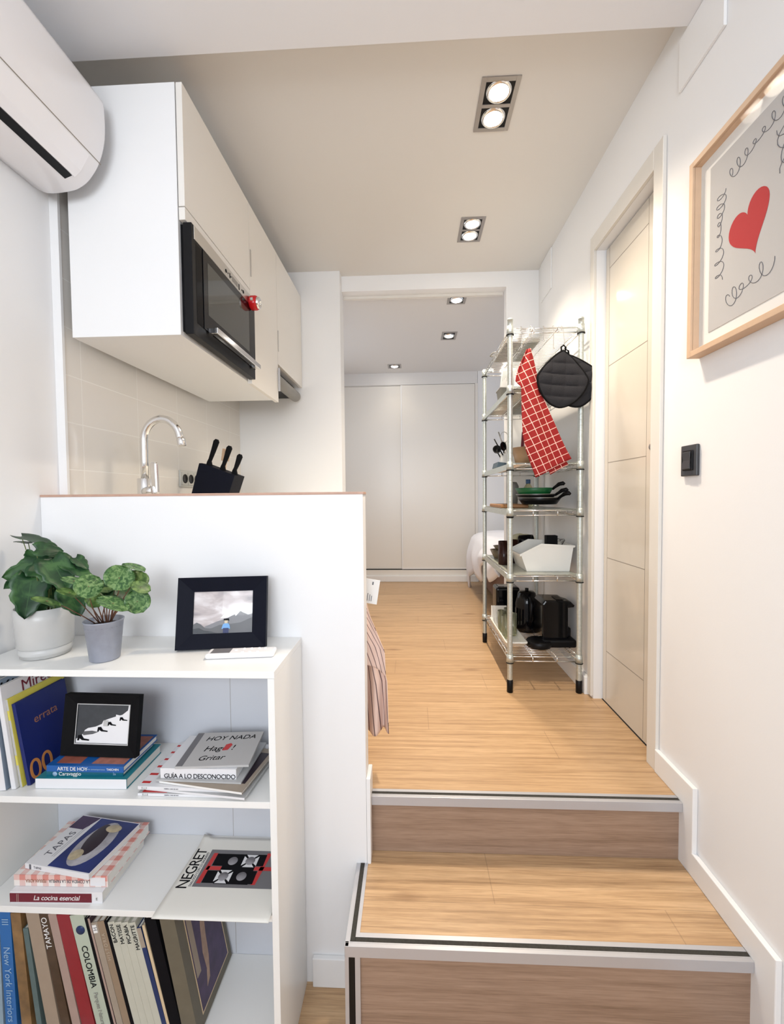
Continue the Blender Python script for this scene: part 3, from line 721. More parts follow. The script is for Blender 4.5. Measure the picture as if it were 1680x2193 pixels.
G4 = 'upright books on the bottom shelf'
B4 = [  # x, th, lean, h, d, cover, spine, mode, label
 (-1.1205, .017, 0, .31, .20, 'c_lightblue', None, 'down', 'pale blue-grey book leftmost on the bottom shelf'),
 (-1.099, .034, 1.2, .335, .21, 'c_blue', None, 'down', 'thick bright blue interiors book on the bottom shelf'),
 (-1.063, .030, 3.5, .33, .21, 'c_gold', None, 'down', 'gold and brown patterned book right of the blue one, bottom shelf'),
 (-1.0305, .015, 6.0, .29, .20, 'c_teal', None, 'up', 'shorter grey-teal book left of the tan one, bottom shelf'),
 (-1.006, .038, 8.5, .335, .21, 'c_tan', None, 'up', 'thick plain tan book on the bottom shelf'),
 (-.966, .026, 9.5, .335, .20, 'c_brown', None, 'up', 'dark brown book with silver spine letters, bottom shelf'),
 (-.938, .024, 10.5, .335, .21, 'c_pink', None, 'up', 'faded pink book left of the red one, bottom shelf'),
 (-.912, .038, 11.2, .335, .21, 'c_red', None, 'up', 'plain dark red book on the bottom shelf'),
 (-.8715, .041, 12, .335, .21, 'c_mint', None, 'down', 'pale green book about national parks with a small globe, bottom shelf'),
 (-.8285, .008, 12.2, .33, .20, 'black_ink', None, 'up', 'very thin black book right of the pale green one, bottom shelf'),
 (-.8195, .007, 12.3, .33, .20, 'c_plum', 'c_pink', 'up', 'thin mauve book between black ones, bottom shelf'),
 (-.811, .018, 12.5, .318, .20, 'c_taupe', None, 'up', 'beige book with a white square on its spine top, bottom shelf'),
 (-.7915, .020, 12.7, .322, .21, 'c_taupe2', None, 'up', 'brownish beige book with pale embossed spine letters, bottom shelf'),
 (-.7705, .009, 12.8, .325, .20, 'black_ink', None, 'up', 'thin black book left of the four ivory ones, bottom shelf'),
 (-.7605, .0195, 13, .322, .20, 'c_ivory', None, 'up', 'first of four ivory painter monographs from the left, bottom shelf'),
 (-.7400, .0195, 13, .322, .20, 'c_ivory', None, 'up', 'second of four ivory painter monographs from the left, bottom shelf'),
 (-.7195, .0195, 13, .322, .20, 'c_ivory', None, 'up', 'third of four ivory painter monographs from the left, bottom shelf'),
 (-.6990, .0195, 13, .322, .20, 'c_ivory', None, 'up', 'fourth of four ivory painter monographs from the left, bottom shelf'),
 (-.6785, .013, 13, .31, .20, 'c_darkblue', None, 'up', 'dark blue book with a beige band right of the ivory ones, bottom shelf'),
 (-.6645, .008, 12.5, .316, .21, 'c_cream', None, 'up', 'very thin yellowish book against the black one, bottom shelf'),
 (-.6555, .032, 12, .335, .208, 'black_ink', None, 'up', 'thick plain black book on the bottom shelf'),
 (-.6215, .042, 10.2, .335, .205, 'c_olive', None, 'up', 'grey-brown art book rightmost on the bottom shelf, framed painting on its cover'),
]
objs4 = []
px_ = None
for x, th, ln, h, d, cv, spn, mode, lab in B4:
    th *= .925
    if px_ is not None: x = max(x, px_[0]+px_[1]/math.cos(R(px_[2]))+.0004+max(0, .34*(math.sin(R(ln))-math.sin(R(px_[2])))) )
    px_ = (x, th, ln)
    b = book(lab, h, d, th, cv, group=G4, spine=spn)
    stand(b, x, 1.047, S4, ln, h, th, mode); objs4.append((b, th, h))
def st4(i, s, size, m, x, al='LEFT', **k): spine_text(objs4[i][0], s, size, m, x, objs4[i][1], al, **k)
st4(1, 'New York Interiors', .026, 'letter_pale', .098)
st4(1, 'III', .026, 'letter_pale', .02)
st4(5, 'TAMAYO', .021, 'letter_white', .325, 'RIGHT')
st4(8, 'COLOMBIA', .023, 'black_ink', .085); st4(8, 'Parques Naturales', .016, 'letter_grey', .215, space=.9)
MB().lathe([(.012, 0), (.012, .0005), (0, .0005)], 20, tr(.042, -.0006, .0205, R(90), 0, 0)).build('globe_emblem', 'c_darkblue', objs4[8][0])
MB().box(.29, .312, -.0009, -.0004, .004, .0155).build('spine_label', 'letter_white', objs4[11][0])
st4(11, 'H', .014, 'ink', .296)
st4(12, 'HISTORIA', .013, 'letter_tan', .29, 'RIGHT', space=1.4)
for i, s in ((14, 'BACON'), (15, 'MATISSE'), (16, 'PICABIA'), (17, 'MAGRITTE')): st4(i, s, .0145, 'black_ink', .316, 'RIGHT')
MB().box(.255, .309, -.0009, -.0004, .0006, .0124).build('spine_label', 'c_taupe', objs4[18][0])
# cover of the rightmost art book (its z=0 face looks right)
ab = objs4[21][0]
MB().box(.03, .315, .035, .185, -.0012, -.0002).build('cover_picture', 'pic_purple', ab)
cp = ab.children[-1]
bd = MB()
for q in ((.026, .319, .031, .034), (.026, .319, .186, .189), (.026, .029, .034, .186), (.316, .319, .034, .186)): bd.box(*q, -.0012, -.0004)
bd.build('cover_border', 'c_cream', cp)
fg = MB(); fg.prism([(.06, .07), (.10, .082), (.15, .078), (.22, .09), (.26, .10), (.24, .115), (.18, .105), (.12, .10), (.07, .088)], -.0018, -.0012, 'Z')
fg.prism([(.20, .13), (.26, .125), (.30, .14), (.29, .165), (.22, .15)], -.0018, -.0012, 'Z'); fg.build('painted_figure', 'pic_skin', cp)
MB().box(.12, .30, .038, .058, -.0016, -.0012).build('painted_panel', 'c_taupe', cp)

# shelf 2, upright books on the left
G2 = 'upright books on the upper shelf'
def up2(lab, x, th, ln, h, d, cv, y, sp=None, pages='paper_cream'):
    b = book(lab, h, d, th, cv, pages, group=G2, spine=sp); stand(b, x, y, S2, ln, h, th, 'down'); return b
b = up2('brick red book leftmost on the upper shelf', -1.094, .012, 4.6, .25, .17, 'c_brick', 1.040)
b = up2('tall grey-blue children book with white spine, upper shelf', -1.0745, .017, 5.4, .283, .19, 'c_kinder2', 1.036, 'c_white')
lettering('cover_title', 'Kinder', .05, 'black_ink', b, Matrix.Translation((.028, .012, .0173)) @ Matrix.Rotation(R(90), 4, 'Z'), shear=.2)
spine_text(b, 'Ki', .014, 'black_ink', .06, .017)
MB().prism([(.10, .004), (.14, .012), (.17, .007), (.165, .0165), (.12, .017)], -.0012, -.0006, 'Y').build('spine_emblem', 'c_purple', b)
b = up2('white magazine with dark red title letters, upper shelf', -1.0490, .0125, 6.7, .272, .185, 'c_white', 1.042, 'c_white')
lettering('cover_title', 'Mireesi', .042, 'c_maroon', b, Matrix.Translation((.024, .055, .0133)) @ Matrix.Rotation(R(90), 4, 'Z'))
b = up2('yellow book between the white magazine and the blue book, upper shelf', -1.0325, .0065, 7.7, .236, .178, 'c_yellow', 1.050, 'c_silver')
for z in (.03, .15):
    MB().box(z, z+.026, -.0010, -.0004, .001, .006).build('spine_patch', 'c_yellow', b)
b = up2('dark blue book with orange lettering on its cover, upper shelf', -1.0200, .010, 9.0, .221, .160, 'c_errata', 1.057)
ER = b
lettering('cover_title', 'errata', .031, 'c_copper', b, Matrix.Translation((.066, .042, .0103)) @ Matrix.Rotation(R(90), 4, 'Z'))
lettering('cover_title', '00', .076, 'c_orange', b, Matrix.Translation((.192, .003, .0103)) @ Matrix.Rotation(R(90), 4, 'Z'), extrude=.0003, space=.95)

# shelf 2, stack under the photo frame
def lay(t, x, y, z, rz, rx=0, ry=0): t.location = (x, y, z+.0003); t.rotation_euler = (rx, ry, R(rz)); return t
GS = 'books lying under the small photo frame'
b = lay(book('large teal-topped book with white spine, bottom of the stack under the photo frame', .243, .158, .027, 'c_tealtop', spine='c_white', group=GS), -.989, 1.048, S2, 1.0)
b = lay(book('dark teal book, middle of the stack under the photo frame', .205, .140, .0145, 'c_deepteal', group=GS), -.966, 1.056, S2+.0273, 1.6)
MB().lathe([(.0062, 0), (.0062, .0005), (0, .0005)], 16, tr(.024, -.0006, .00725, R(90), 0, 0)).build('emblem', 'letter_pale', b)
spine_text(b, 'Caravaggio', .0135, 'letter_white', .034, .0145)
spine_text(b, '2a', .009, 'letter_pale', .178, .0145)
b = lay(book('blue art book, topmost of the stack under the photo frame', .208, .150, .0165, 'c_artblue', group=GS), -.963, 1.054, S2+.0420, .2)
spine_text(b, 'ARTE DE HOY', .0135, 'letter_white', .030, .0165, space=.95); spine_text(b, 'Cinema contemporaneo', .006, 'letter_pale', .100, .0165); spine_text(b, 'TASCHEN', .008, 'letter_white', .163, .0165, space=.9)
MB().prism([(.02, .01), (.085, .01), (.075, .14), (.01, .14)], .0166, .0170, 'Z').build('cover_picture', quick('pic_rust', (.32, .10, .07), .4, .6, 30), b)
MB().prism([(.115, .01), (.203, .01), (.203, .14), (.13, .14)], .0166, .0170, 'Z').build('cover_picture', quick('pic_stripe', (.40, .16, .12), .4, .7, 50), b)
# photo frames
def photo_frame(label, w, h, bd_, dp, loc, rz, lean, m):
    t = thing('photo_frame', label, 'photo frame', loc, rot=Euler((R(-lean), 0, R(rz))))
    f = MB()
    for q in (((-w/2, 0), (w/2, 0), (w/2-bd_, bd_), (-w/2+bd_, bd_)), ((-w/2, h), (-w/2+bd_, h-bd_), (w/2-bd_, h-bd_), (w/2, h)),
              ((-w/2, 0), (-w/2+bd_, bd_), (-w/2+bd_, h-bd_), (-w/2, h)), ((w/2, 0), (w/2, h), (w/2-bd_, h-bd_), (w/2-bd_, bd_))):
        # moulded section: outer edge deep, slopes down to the picture
        n = [Vector(p) for p in q]
        outer = [i for i, p in enumerate(n) if abs(abs(p.x)-w/2) < 1e-6 and (p.y < 1e-6 or abs(p.y-h) < 1e-6)]
        bot = [f.bm.verts.new((p.x, 0, p.y)) for p in n]
        top = [f.bm.verts.new((p.x, -dp if i in outer else -dp*.45, p.y)) for i, p in enumerate(n)]
        fs = [f.bm.faces.new(bot), f.bm.faces.new(top[::-1])]+[f.bm.faces.new((bot[i], top[i], top[(i+1) % 4], bot[(i+1) % 4])) for i in range(4)]
        bmesh.ops.recalc_face_normals(f.bm, faces=fs)
    fr = f.build('frame', m, t)
    MB().box(-w/2+.004, w/2-.004, 0, .003, .004, h-.004).build('backing', 'black', t)
    return t
def cloud_mat():
    m = mat('pic_clouds', (.5, .47, .48), .25); nt = m.node_tree; b = nt.nodes['Principled BSDF']; tc = nt.nodes.new('ShaderNodeTexCoord')
    n = noise_n(nt, mapping(nt, tc.outputs['Object'], (9, 9, 26), rot=(0, R(14), 0)), 1, 5, .5)
    nt.links.new(ramp(nt, n, [(.30, (.20, .18, .19)), (.5, (.48, .42, .42)), (.68, (.86, .84, .85))]), b.inputs['Base Color'])
cloud_mat(); quick('pic_white', (.82, .82, .84), .3); quick('pic_mount1', (.20, .20, .215), .3, .15, 60); quick('pic_mount2', (.11, .112, .12), .3, .15, 60); quick('pic_mount3', (.045, .05, .058), .3, .3, 60)
quick('pic_sky_blue', (.16, .38, .72), .4); quick('pic_navy', (.01, .02, .10), .4); quick('pic_skin2', (.62, .52, .36), .4)
t = photo_frame('black photo frame with a mountain landscape on top of the bookcase', .246, .199, .041, .022, (-.5395, 1.178, STOP+.001), 8.0, 11, 'navy_black')
PW, PH, PB = .164, .117, .041
def flat(poly_, m, y, par, name, ox=0, oz=0): return MB().prism([(p[0]+ox, p[1]+oz) for p in poly_], y, y+.0003, 'Y').build(name, m, par)
ph = MB().box(-PW/2, PW/2, -.0065, -.006, PB, PB+PH).build('photo', 'pic_clouds', t)
U = lambda a: [((x-.5)*PW, PB+y*PH) for x, y in a]
flat(U([(.45, .35), (.62, .60), (.80, .70), (.92, .66), (1, .70), (1, .40)]), 'pic_white', -.0069, ph, 'white_cloud')
flat(U([(.2, .17), (.40, .28), (.58, .36), (.70, .44), (.72, .30), (.7, 0), (.2, 0)]), 'pic_mount1', -.0072, ph, 'ridge')
flat(U([(.52, 0), (.62, .28), (.73, .42), (.79, .51), (.86, .46), (.93, .42), (1, .45), (1, 0)]), 'pic_mount1', -.0074, ph, 'ridge')
flat(U([(0, 0), (0, .22), (.06, .27), (.13, .22), (.20, .13), (.30, .12), (.45, .20), (.60, .21), (.80, .24), (1, .36), (1, 0)]), 'pic_mount2', -.0077, ph, 'ridge')
flat(U([(0, 0), (0, .12), (.10, .14), (.18, .08), (.3, .05), (.42, 0)]), 'pic_mount3', -.0080, ph, 'ridge')
fgp = MB()
flat(U([(.505, 0), (.505, .12), (.60, .12), (.60, 0)]), 'pic_navy', -.0083, ph, 'tiny_figure_trousers')
flat(U([(.48, .10), (.50, .20), (.525, .23), (.59, .23), (.615, .19), (.625, .10), (.605, .10), (.597, .12), (.508, .12), (.50, .10)]), 'pic_sky_blue', -.0086, ph, 'tiny_figure_shirt')
flat(U([(.53, .23), (.525, .31), (.585, .31), (.58, .23)]), 'pic_skin2', -.0086, ph, 'tiny_figure_head')
flat(U([(.515, .30), (.515, .34), (.60, .345), (.61, .29), (.59, .30)]), 'black_ink', -.0089, ph, 'tiny_figure_cap')
MB().box(-PW/2, PW/2, -.0100, -.0097, PB, PB+PH).build('glazing', 'glass', t)
t = photo_frame('black photo frame with a black and white shoe picture, standing on the blue book', .214, .160, .029, .018, (-.850, 1.106, S2+.0592), -1.5, 9, 'black_matte')
PW, PH, PB = .150, .097, .030
ph = MB().box(-PW/2, PW/2, -.0060, -.0055, PB, PB+PH+.004).build('photo', 'pic_white', t)
flat(U([(0, .1), (0, 1.03), (.97, 1.03), (.96, .90), (.86, .78), (.72, .72), (.6, .66), (.50, .60), (.48, .52), (.36, .44), (.22, .40), (.16, .34), (.10, .18)]), 'pic_mount3', -.0064, ph, 'dark_coats')
flat(U([(.10, .30), (.30, .33), (.42, .30), (.32, .24), (.14, .20)]), 'pic_mount2', -.0063, ph, 'shadow')
for sx_, sz_, k in ((.04, .06, 1.15), (.41, .31, 1.0), (.60, .48, .8), (.82, .62, .75)):
    flat(U([(sx_, sz_+.12*k), (sx_+.06*k, sz_+.13*k), (sx_+.10*k, sz_+.05*k), (sx_+.19*k, sz_+.03*k), (sx_+.19*k, sz_), (sx_+.07*k, sz_+.01*k), (sx_+.03*k, sz_+.05*k), (sx_+.02*k, sz_), (sx_-.01*k, sz_)]), 'black_ink', -.0068, ph, 'shoe')
flat(U([(.51, .46), (.51, .62), (.60, .62), (.60, .46)]), 'c_silver', -.0067, ph, 'pale_patch')
flat(U([(.74, .62), (.74, .78), (.82, .76), (.82, .62)]), 'pic_white', -.0067, ph, 'pale_patch')
sh = MB()
for q in ((-PW/2-.002, -PW/2, PB, PB+PH+.004), (PW/2, PW/2+.002, PB, PB+PH+.004), (-PW/2-.002, PW/2+.002, PB-.003, PB), (-PW/2-.002, PW/2+.002, PB+PH+.004, PB+PH+.006)): sh.box(q[0], q[1], -.0088, -.0082, q[2], q[3])
sh.build('inner_rim', 'c_silver', t)

# shelf 2, right stack of magazines
GM = 'magazines and books stacked on the right of the upper shelf'
def mag(lab, w, d, th, cv, x, y, z, rz, sp='c_white', **k): return lay(book(lab, w, d, th, cv, 'paper', 'magazine', GM, 'magazine', sp, c=.0006), x, y, z, rz, **k)
b = mag('white-spined fashion magazine, lowest in the right stack', .278, .205, .0075, 'c_silver', -.702, 1.030, S2, -.3)
spine_text(b, 'ELLE', .0068, 'letter_grey', .012, .0075, space=1.2); spine_text(b, 'DISEÑO, CASA DE HOY', .0036, 'ink', .070, .0075); spine_text(b, 'DECOR', .0046, 'black_ink', .268, .0075, 'RIGHT', space=1.3)
MB().box(.01, .075, .003, .014, .0076, .0079).build('cover_band', 'pic_red', b)
MB().box(.225, .262, .003, .014, .0076, .0079).build('barcode', 'pic_darkgrey', b)
b = mag('grey-covered magazine with barcode, second in the right stack', .270, .195, .006, 'c_silver', -.686, 1.040, S2+.0081, -6)
b = mag('fashion magazine with red stripes along its edge, third in the right stack', .275, .198, .0085, 'c_white', -.703, 1.033, S2+.0145, -1.2)
spine_text(b, 'ELLE', .0065, 'letter_grey', .010, .0085, space=1.2); spine_text(b, 'DISEÑO, CASA DE HOY', .0036, 'ink', .070, .0085)
rs = MB()
for k in range(6): rs.box(.002, .024, .012+k*.032, .020+k*.032, .0086, .0089)
rs.build('red_stripes', 'pic_red', b)
b = mag('magazine with pale pink edge turned to the right, fourth in the right stack', .235, .180, .006, 'c_taupe', -.655, 1.046, S2+.0236, -9, 'paper')
MB().box(.20, .225, .03, .16, .0061, .0064).build('cover_picture', 'pic_dark', b)
b = mag('grey photo-covered magazine under the white guide, fifth in the right stack', .225, .178, .004, 'c_silver', -.662, 1.044, S2+.0300, -1.5, 'c_silver')
b = lay(book('thick white travel guide with black spine title, upper shelf', .199, .150, .026, 'c_white', 'paper', group=GM), -.653, 1.049, S2+.0344, .3)
spine_text(b, 'GUÍA A LO DESCONOCIDO', .0165, 'black_ink', .010, .012, sxy=(.96, 1), space=.93)
t = mag('grey cover booklet with handwritten brush letters, topmost of the right stack', .188, .148, .006, 'paper_grey', -.612, 1.045, S2+.0612, 4.5, 'c_silver', rx=R(2))
tx = Matrix.Translation((0, 0, .0062))
for s, x, y, sz, m_ in (('HOY NADA', .034, .116, .026, 'black_ink'), ('Hago !', .046, .070, .030, 'black_ink'), ('Gritar', .046, .030, .027, 'black_ink')):
    lettering('brush_letters', s, sz, m_, t, tx @ Matrix.Translation((x, y, 0)) @ Matrix.Rotation(R(3), 4, 'Z'), shear=.25)
MB().box(0.001, .018, .002, .146, .0061, .0064).build('cover_dark_band', 'pic_darkgrey', t)  # dark grey band down one side of the cover
MB().prism([(.098, .062), (.112, .064), (.118, .086), (.112, .094), (.100, .088)], .0066, .0068, 'Z').build('red_mark', 'pic_red', t)

# shelf 3
GC = 'cookbooks on the middle shelf'
b = lay(book('white cookbook with dark red spine panel, bottom of the middle shelf stack', .243, .185, .030, 'c_white', group=GC), -1.050, 1.027, S3, 1.5)
MB().box(.0, .215, -.0012, -.0002, .003, .026).build('spine_panel', 'c_maroon', b)
lettering('spine_title', 'La cocina esencial', .018, 'letter_white', b, Matrix.Translation((.062, -.0016, .0145)) @ SP, shear=.25, space=.95)
lettering('spine_mark', 'E', .010, 'letter_grey', b, Matrix.Translation((.226, -.0010, .012)) @ SP)
for x in (.018, .022): MB().box(x, x+.0012, -.0016, -.0012, .004, .025).build('spine_line', 'c_pink', b)
b = lay(book('red and white checked family cookbook, middle of the middle shelf stack', .252, .185, .030, 'gingham', spine='gingham', group=GC), -1.054, 1.043, S3+.0305, 1.0)
MB().box(.206, .246, -.0012, -.0004, .004, .026).build('spine_label', 'c_white', b)
spine_text(b, 'LA COMIDA DE LA FAMILIA', .0125, 'ink', .205, .03, 'LEFT', sxy=(.72, 1), flip=True)
spine_text(b, 'FERRAN ADRIA', .0125, 'c_copper', .088, .03, 'LEFT', sxy=(.65, 1), flip=True)
b = lay(book('white and blue tapas cookbook turned askew on top, middle shelf', .200, .175, .015, 'c_white', spine='c_white', group=GC), -1.040, 1.062, S3+.0610, -8)
spine_text(b, 'TAPAS', .0085, 'ink', .028, .015); MB().box(.014, .020, -.001, -.0004, .001, .014).build('spine_mark', 'ink', b)
cv = MB().box(.068, .198, .003, .172, .0151, .0154).build('cover_picture', 'pic_blue', b)
MB().lathe([(.072, 0), (.070, .0006), (0, .0006)], 30, tr(.128, .088, .0154), sx=.62, sy=1.05).build('painted_plate', 'pic_grey', cv)
MB().lathe([(.05, 0), (.048, .0004), (0, .0004)], 24, tr(.120, .100, .0161, 0, 0, R(12)), sx=.5, sy=1.1).build('painted_food', 'pic_dark', cv)
MB().lathe([(.02, 0), (.019, .0004), (0, .0004)], 18, tr(.112, .045, .0166), sx=.9, sy=.9).build('painted_food', 'pic_food', cv)
MB().lathe([(.02, 0), (.019, .0004), (0, .0004)], 18, tr(.140, .142, .0166), sx=1.2, sy=.7).build('painted_food', 'pic_food', cv)
lettering('cover_title', 'TAPAS', .027, 'ink', b, Matrix.Translation((.034, .030, .0153)) @ Matrix.Rotation(R(90), 4, 'Z'), space=1.1)
for k, x in enumerate((.050, .056)): MB().box(x, x+.0008, .03, .15, .0151, .0153).build('cover_line', 'ink', b)
MB().prism([(.002, .172), (.002, .125), (.05, .125), (.066, .172)], .0151, .0154, 'Z').build('cover_picture', 'pic_purple', b)
t = thing('art_portfolio', 'large cream portfolio with a grey, black and red geometric cover, middle shelf', 'portfolio', (-.655, 1.013, S3+.0005))
def pf(u, v):
    x = u*(.296)+ (v)*.012; y = -.016+v*.252
    z = .0045 - (.0045*((.07-v)/.07) if v < .07 else 0)*.6 + .010*max(0, (.10-u)/.10)*max(0, (v-.86)/.14)
    return (min(x, .2985), y, z)
MB().grid(pf, 20, 24).build('cover_sheet', 'paper_cream', t, solid=.0012)
MB().box(.012, .290, .004, .225, .0, .0034).build('pages', 'paper', t)
art = MB().box(.058, .292, .070, .190, .0053, .0056).build('cover_picture', 'pic_darkgrey', t)
z1 = .0057
rd = MB(); rd.prism([(.064, .080), (.076, .080), (.082, .178), (.070, .178)], z1, z1+.0002, 'Z').prism([(.07, .122), (.112, .122), (.112, .134), (.072, .134)], z1, z1+.0002, 'Z')
rd.prism([(.214, .080), (.226, .080), (.240, .182), (.228, .182)], z1, z1+.0002, 'Z').prism([(.205, .124), (.278, .124), (.280, .136), (.207, .136)], z1, z1+.0002, 'Z'); rd.build('red_bars', 'pic_red', art)
bl = MB()
for q in ((.078, .112, .082, .120), (.112, .206, .080, .176), (.206, .218, .082, .122), (.082, .112, .136, .176), (.206, .228, .138, .176)): bl.box(q[0], q[1], q[2], q[3], z1, z1+.0004)
bl.build('black_squares', 'black_ink', art)
wh = MB()
for cx_, cy_, wq in ((.130, .102, 1), (.180, .104, 0), (.136, .152, 0), (.186, .154, 1)):
    if wq:
        for a in range(4):
            A = R(90*a); pts_ = [(-.0165, .0215), (.0165, .0215), (.006, .009), (-.006, .009)]
            wh.prism([(cx_+p[0]*math.cos(A)-p[1]*math.sin(A), cy_+(p[0]*math.sin(A)+p[1]*math.cos(A))*.95) for p in pts_], z1+.0005, z1+.0007, 'Z')
    MB().lathe([(.0135, 0), (.0135, .0003), (0, .0003)], 24, tr(cx_, cy_, z1+.0008)).build('grey_disc', 'pic_midgrey', art)
wh.build('white_shapes', 'c_white', art)
lettering('cover_title', 'NEGRET', .048, 'black_ink', t, Matrix.Translation((.032, .062, .0056)) @ Matrix.Rotation(R(90), 4, 'Z'), sxy=(.78, .9), space=.9)
lettering('cover_title', 'DIALOGO CON LO SAGRADO', .010, 'ink', t, Matrix.Translation((.052, .070, .0056)) @ Matrix.Rotation(R(90), 4, 'Z'), sxy=(.8, 1))

# remote control
t = thing('remote_control', 'white remote control lying in front of the mountain photo frame', 'remote', (-.462, 1.122, STOP+.0004), rotz=R(7))
MB().box(-.090, .090, -.024, .024, 0, .014, bev=.006, seg=3).build('body', 'plastic_white', t)
MB().box(-.078, -.028, -.016, .018, .0138, .0146, bev=.0003).build('display', 'pic_darkgrey', t)
for x, y in ((-.016, .004), (.004, .012), (.024, .012), (.044, .012), (.060, .012), (.004, -.010), (.024, -.010), (.044, -.010)):
    MB().cyl(.0045, .0136, .0156, 12, tr(x, y, 0), bev=.0006).build('button', 'plastic_white', t)

# ------------------------------------------------------------ plants
def at(px, py, Y):
    d = AX_F+(px-W_PX/2)/F_PX*AX_R-(py-H_PX/2)/F_PX*AX_U
    return CAM+d*((Y-CAM.y)/d.y)
def leaf(mb, base, tip_dir, normal, L, Wd, shape='heart', cup=.12, droop=.15):
    d = tip_dir.normalized(); n = (normal-d*normal.dot(d)).normalized(); s = d.cross(n)
    nu, nv = 10, 8; lay_ = mb.bm.loops.layers.uv.verify(); g = []
    for i in range(nu+1):
        u = i/nu
        if shape == 'heart': wf = (math.sin(PI*min(1, (u*.93+.07))**.62))**.8*(1-.25*u)
        elif shape == 'split': wf = (math.sin(PI*min(1, (u*.95+.05))**.66))**.7*(1-.12*u)*(1-.16*(1 if i in (4, 7) else 0))
        else: wf = math.sqrt(max(0, 1-(2*u-1)**2))
        row = []
        for j in range(nv+1):
            v = j/nv*2-1
            back = -.16*L*(abs(v)**1.3)*(1-u)**2 if shape != 'round' else 0
            p = base+d*(u*L+back)+s*(v*wf*Wd/2)+n*(cup*Wd*(v*v)*.5-droop*L*u*u)
            row.append(mb.bm.verts.new(p))
        g.append(row)
    for i in range(nu):
        for j in range(nv):
            f = mb.bm.faces.new((g[i][j], g[i+1][j], g[i+1][j+1], g[i][j+1])); f.smooth = True
            for l, (a, b) in zip(f.loops, ((i, j), (i+1, j), (i+1, j+1), (i, j+1))): l[lay_].uv = (b/nv, a/nu)
def plant(name, label, pos, pot_fn, leaves, stemm, shape):
    t = thing(name, label, 'plant', pos); pot_fn(t)
    O = Vector(pos); parts = {}
    stm = MB()
    for (px, py, Y, ang, face, L, Wd, m, rx, ry) in leaves:
        L *= GROW; Wd *= GROW
        c = at(px, py, Y)-O
        td = AX_R*math.cos(R(ang))+AX_U*math.sin(R(ang))
        toc = (CAM-(c+O)).normalized()
        n = (toc*face+Vector((0, 0, 1))*(1-face)+AX_R*.15).normalized()
        td = (td-n*td.dot(n)).normalized()
        base = c-td*L*.5
        mb = parts.setdefault(m, MB()); leaf(mb, base, td, n, L, Wd, shape if m != 'leaf_dark' else shape)
        r0 = Vector((rx, ry, pos_h)); mid = (r0+base)/2+Vector((0, 0, .02))+(base-r0)*.05
        att = base if shape != 'round' else c-n*.001
        pts = [r0.lerp(mid, k/4).lerp(mid.lerp(att, k/4), k/4) for k in range(5)]
        stm.tube(pts, [.0016, .0015, .0013, .0012, .0010], 6)
    for m, mb in parts.items(): mb.build('foliage', m, t, solid=.0004)
    stm.build('stems', stemm, t)
def pot1(t):
    MB().lathe([(0, .004), (.050, 0), (.057, .002), (.0585, .026), (.0605, .028), (.064, .032), (.0665, .100), (.067, .134), (.0645, .134), (.063, .105), (.058, .100), (0, .100)], 44).build('pot', 'pot_white', t)
    MB().lathe([(.0588, .026), (.0600, .0255), (.0598, .012), (.0585, .010)], 44).build('foot_band', 'pot_white', t)
    MB().lathe([(.063, .110), (.03, .116), (0, .118)], 24).build('soil', 'soil', t)
def pot2(t):
    MB().lathe([(0, .002), (.033, 0), (.035, .002), (.0455, .102), (.0472, .103), (.0472, .106), (.0450, .106), (.043, .085), (0, .085)], 40).build('pot', 'pot_zinc', t)
    MB().lathe([(.0445, .090), (.02, .095), (0, .096)], 24).build('soil', 'soil', t)
pos_h = .115; GROW = 1.22
K = 'leaf_dark'
lv1 = [(59, 1225, 1.11, 200, .75, .085, .080, K, -.02, 0), (61, 1280, 1.055, 258, .85, .088, .075, K, -.02, -.01), (86, 1157, 1.15, 10, .08, .085, .055, K, -.01, .01),
 (108, 1177, 1.13, 20, .60, .050, .040, K, 0, 0), (64, 1186, 1.14, 110, .7, .026, .028, K, -.01, 0), (130, 1232, 1.09, -60, .65, .080, .075, K, .01, 0),
 (172, 1222, 1.12, -28, .35, .075, .045, K, .02, 0), (160, 1290, 1.08, -65, .7, .065, .06, K, .03, -.01), (98, 1212, 1.10, 60, .55, .062, .055, K, 0, 0), (141, 1211, 1.14, 40, .6, .060, .055, K, .01, .01),
 (176, 1206, 1.13, -40, .5, .038, .030, K, .02, 0), (118, 1272, 1.13, -90, .6, .075, .07, K, 0, .01), (90, 1255, 1.14, 250, .6, .07, .07, K, 0, .01), (40, 1180+62, 1.12, 230, .5, .06, .05, K, -.02, 0),
 (150, 1255, 1.15, -20, .5, .065, .05, K, .01, 0), (120, 1195, 1.16, 90, .5, .05, .045, K, .01, .01), (45, 1160, 1.15, 172, .1, .035, .02, K, -.01, 0), (75, 1300, 1.09, 240, .6, .05, .05, K, -.02, -.01)]
plant('potted_plant', 'large dark green split-leaf plant in a white ceramic pot in the corner', (-1.014, 1.124, STOP+.0005), pot1, lv1, 'stem', 'split')
pos_h = .092; GROW = 1.12
A_, B_, C_ = 'leaf_mottled', 'leaf_plain', 'leaf_dark'
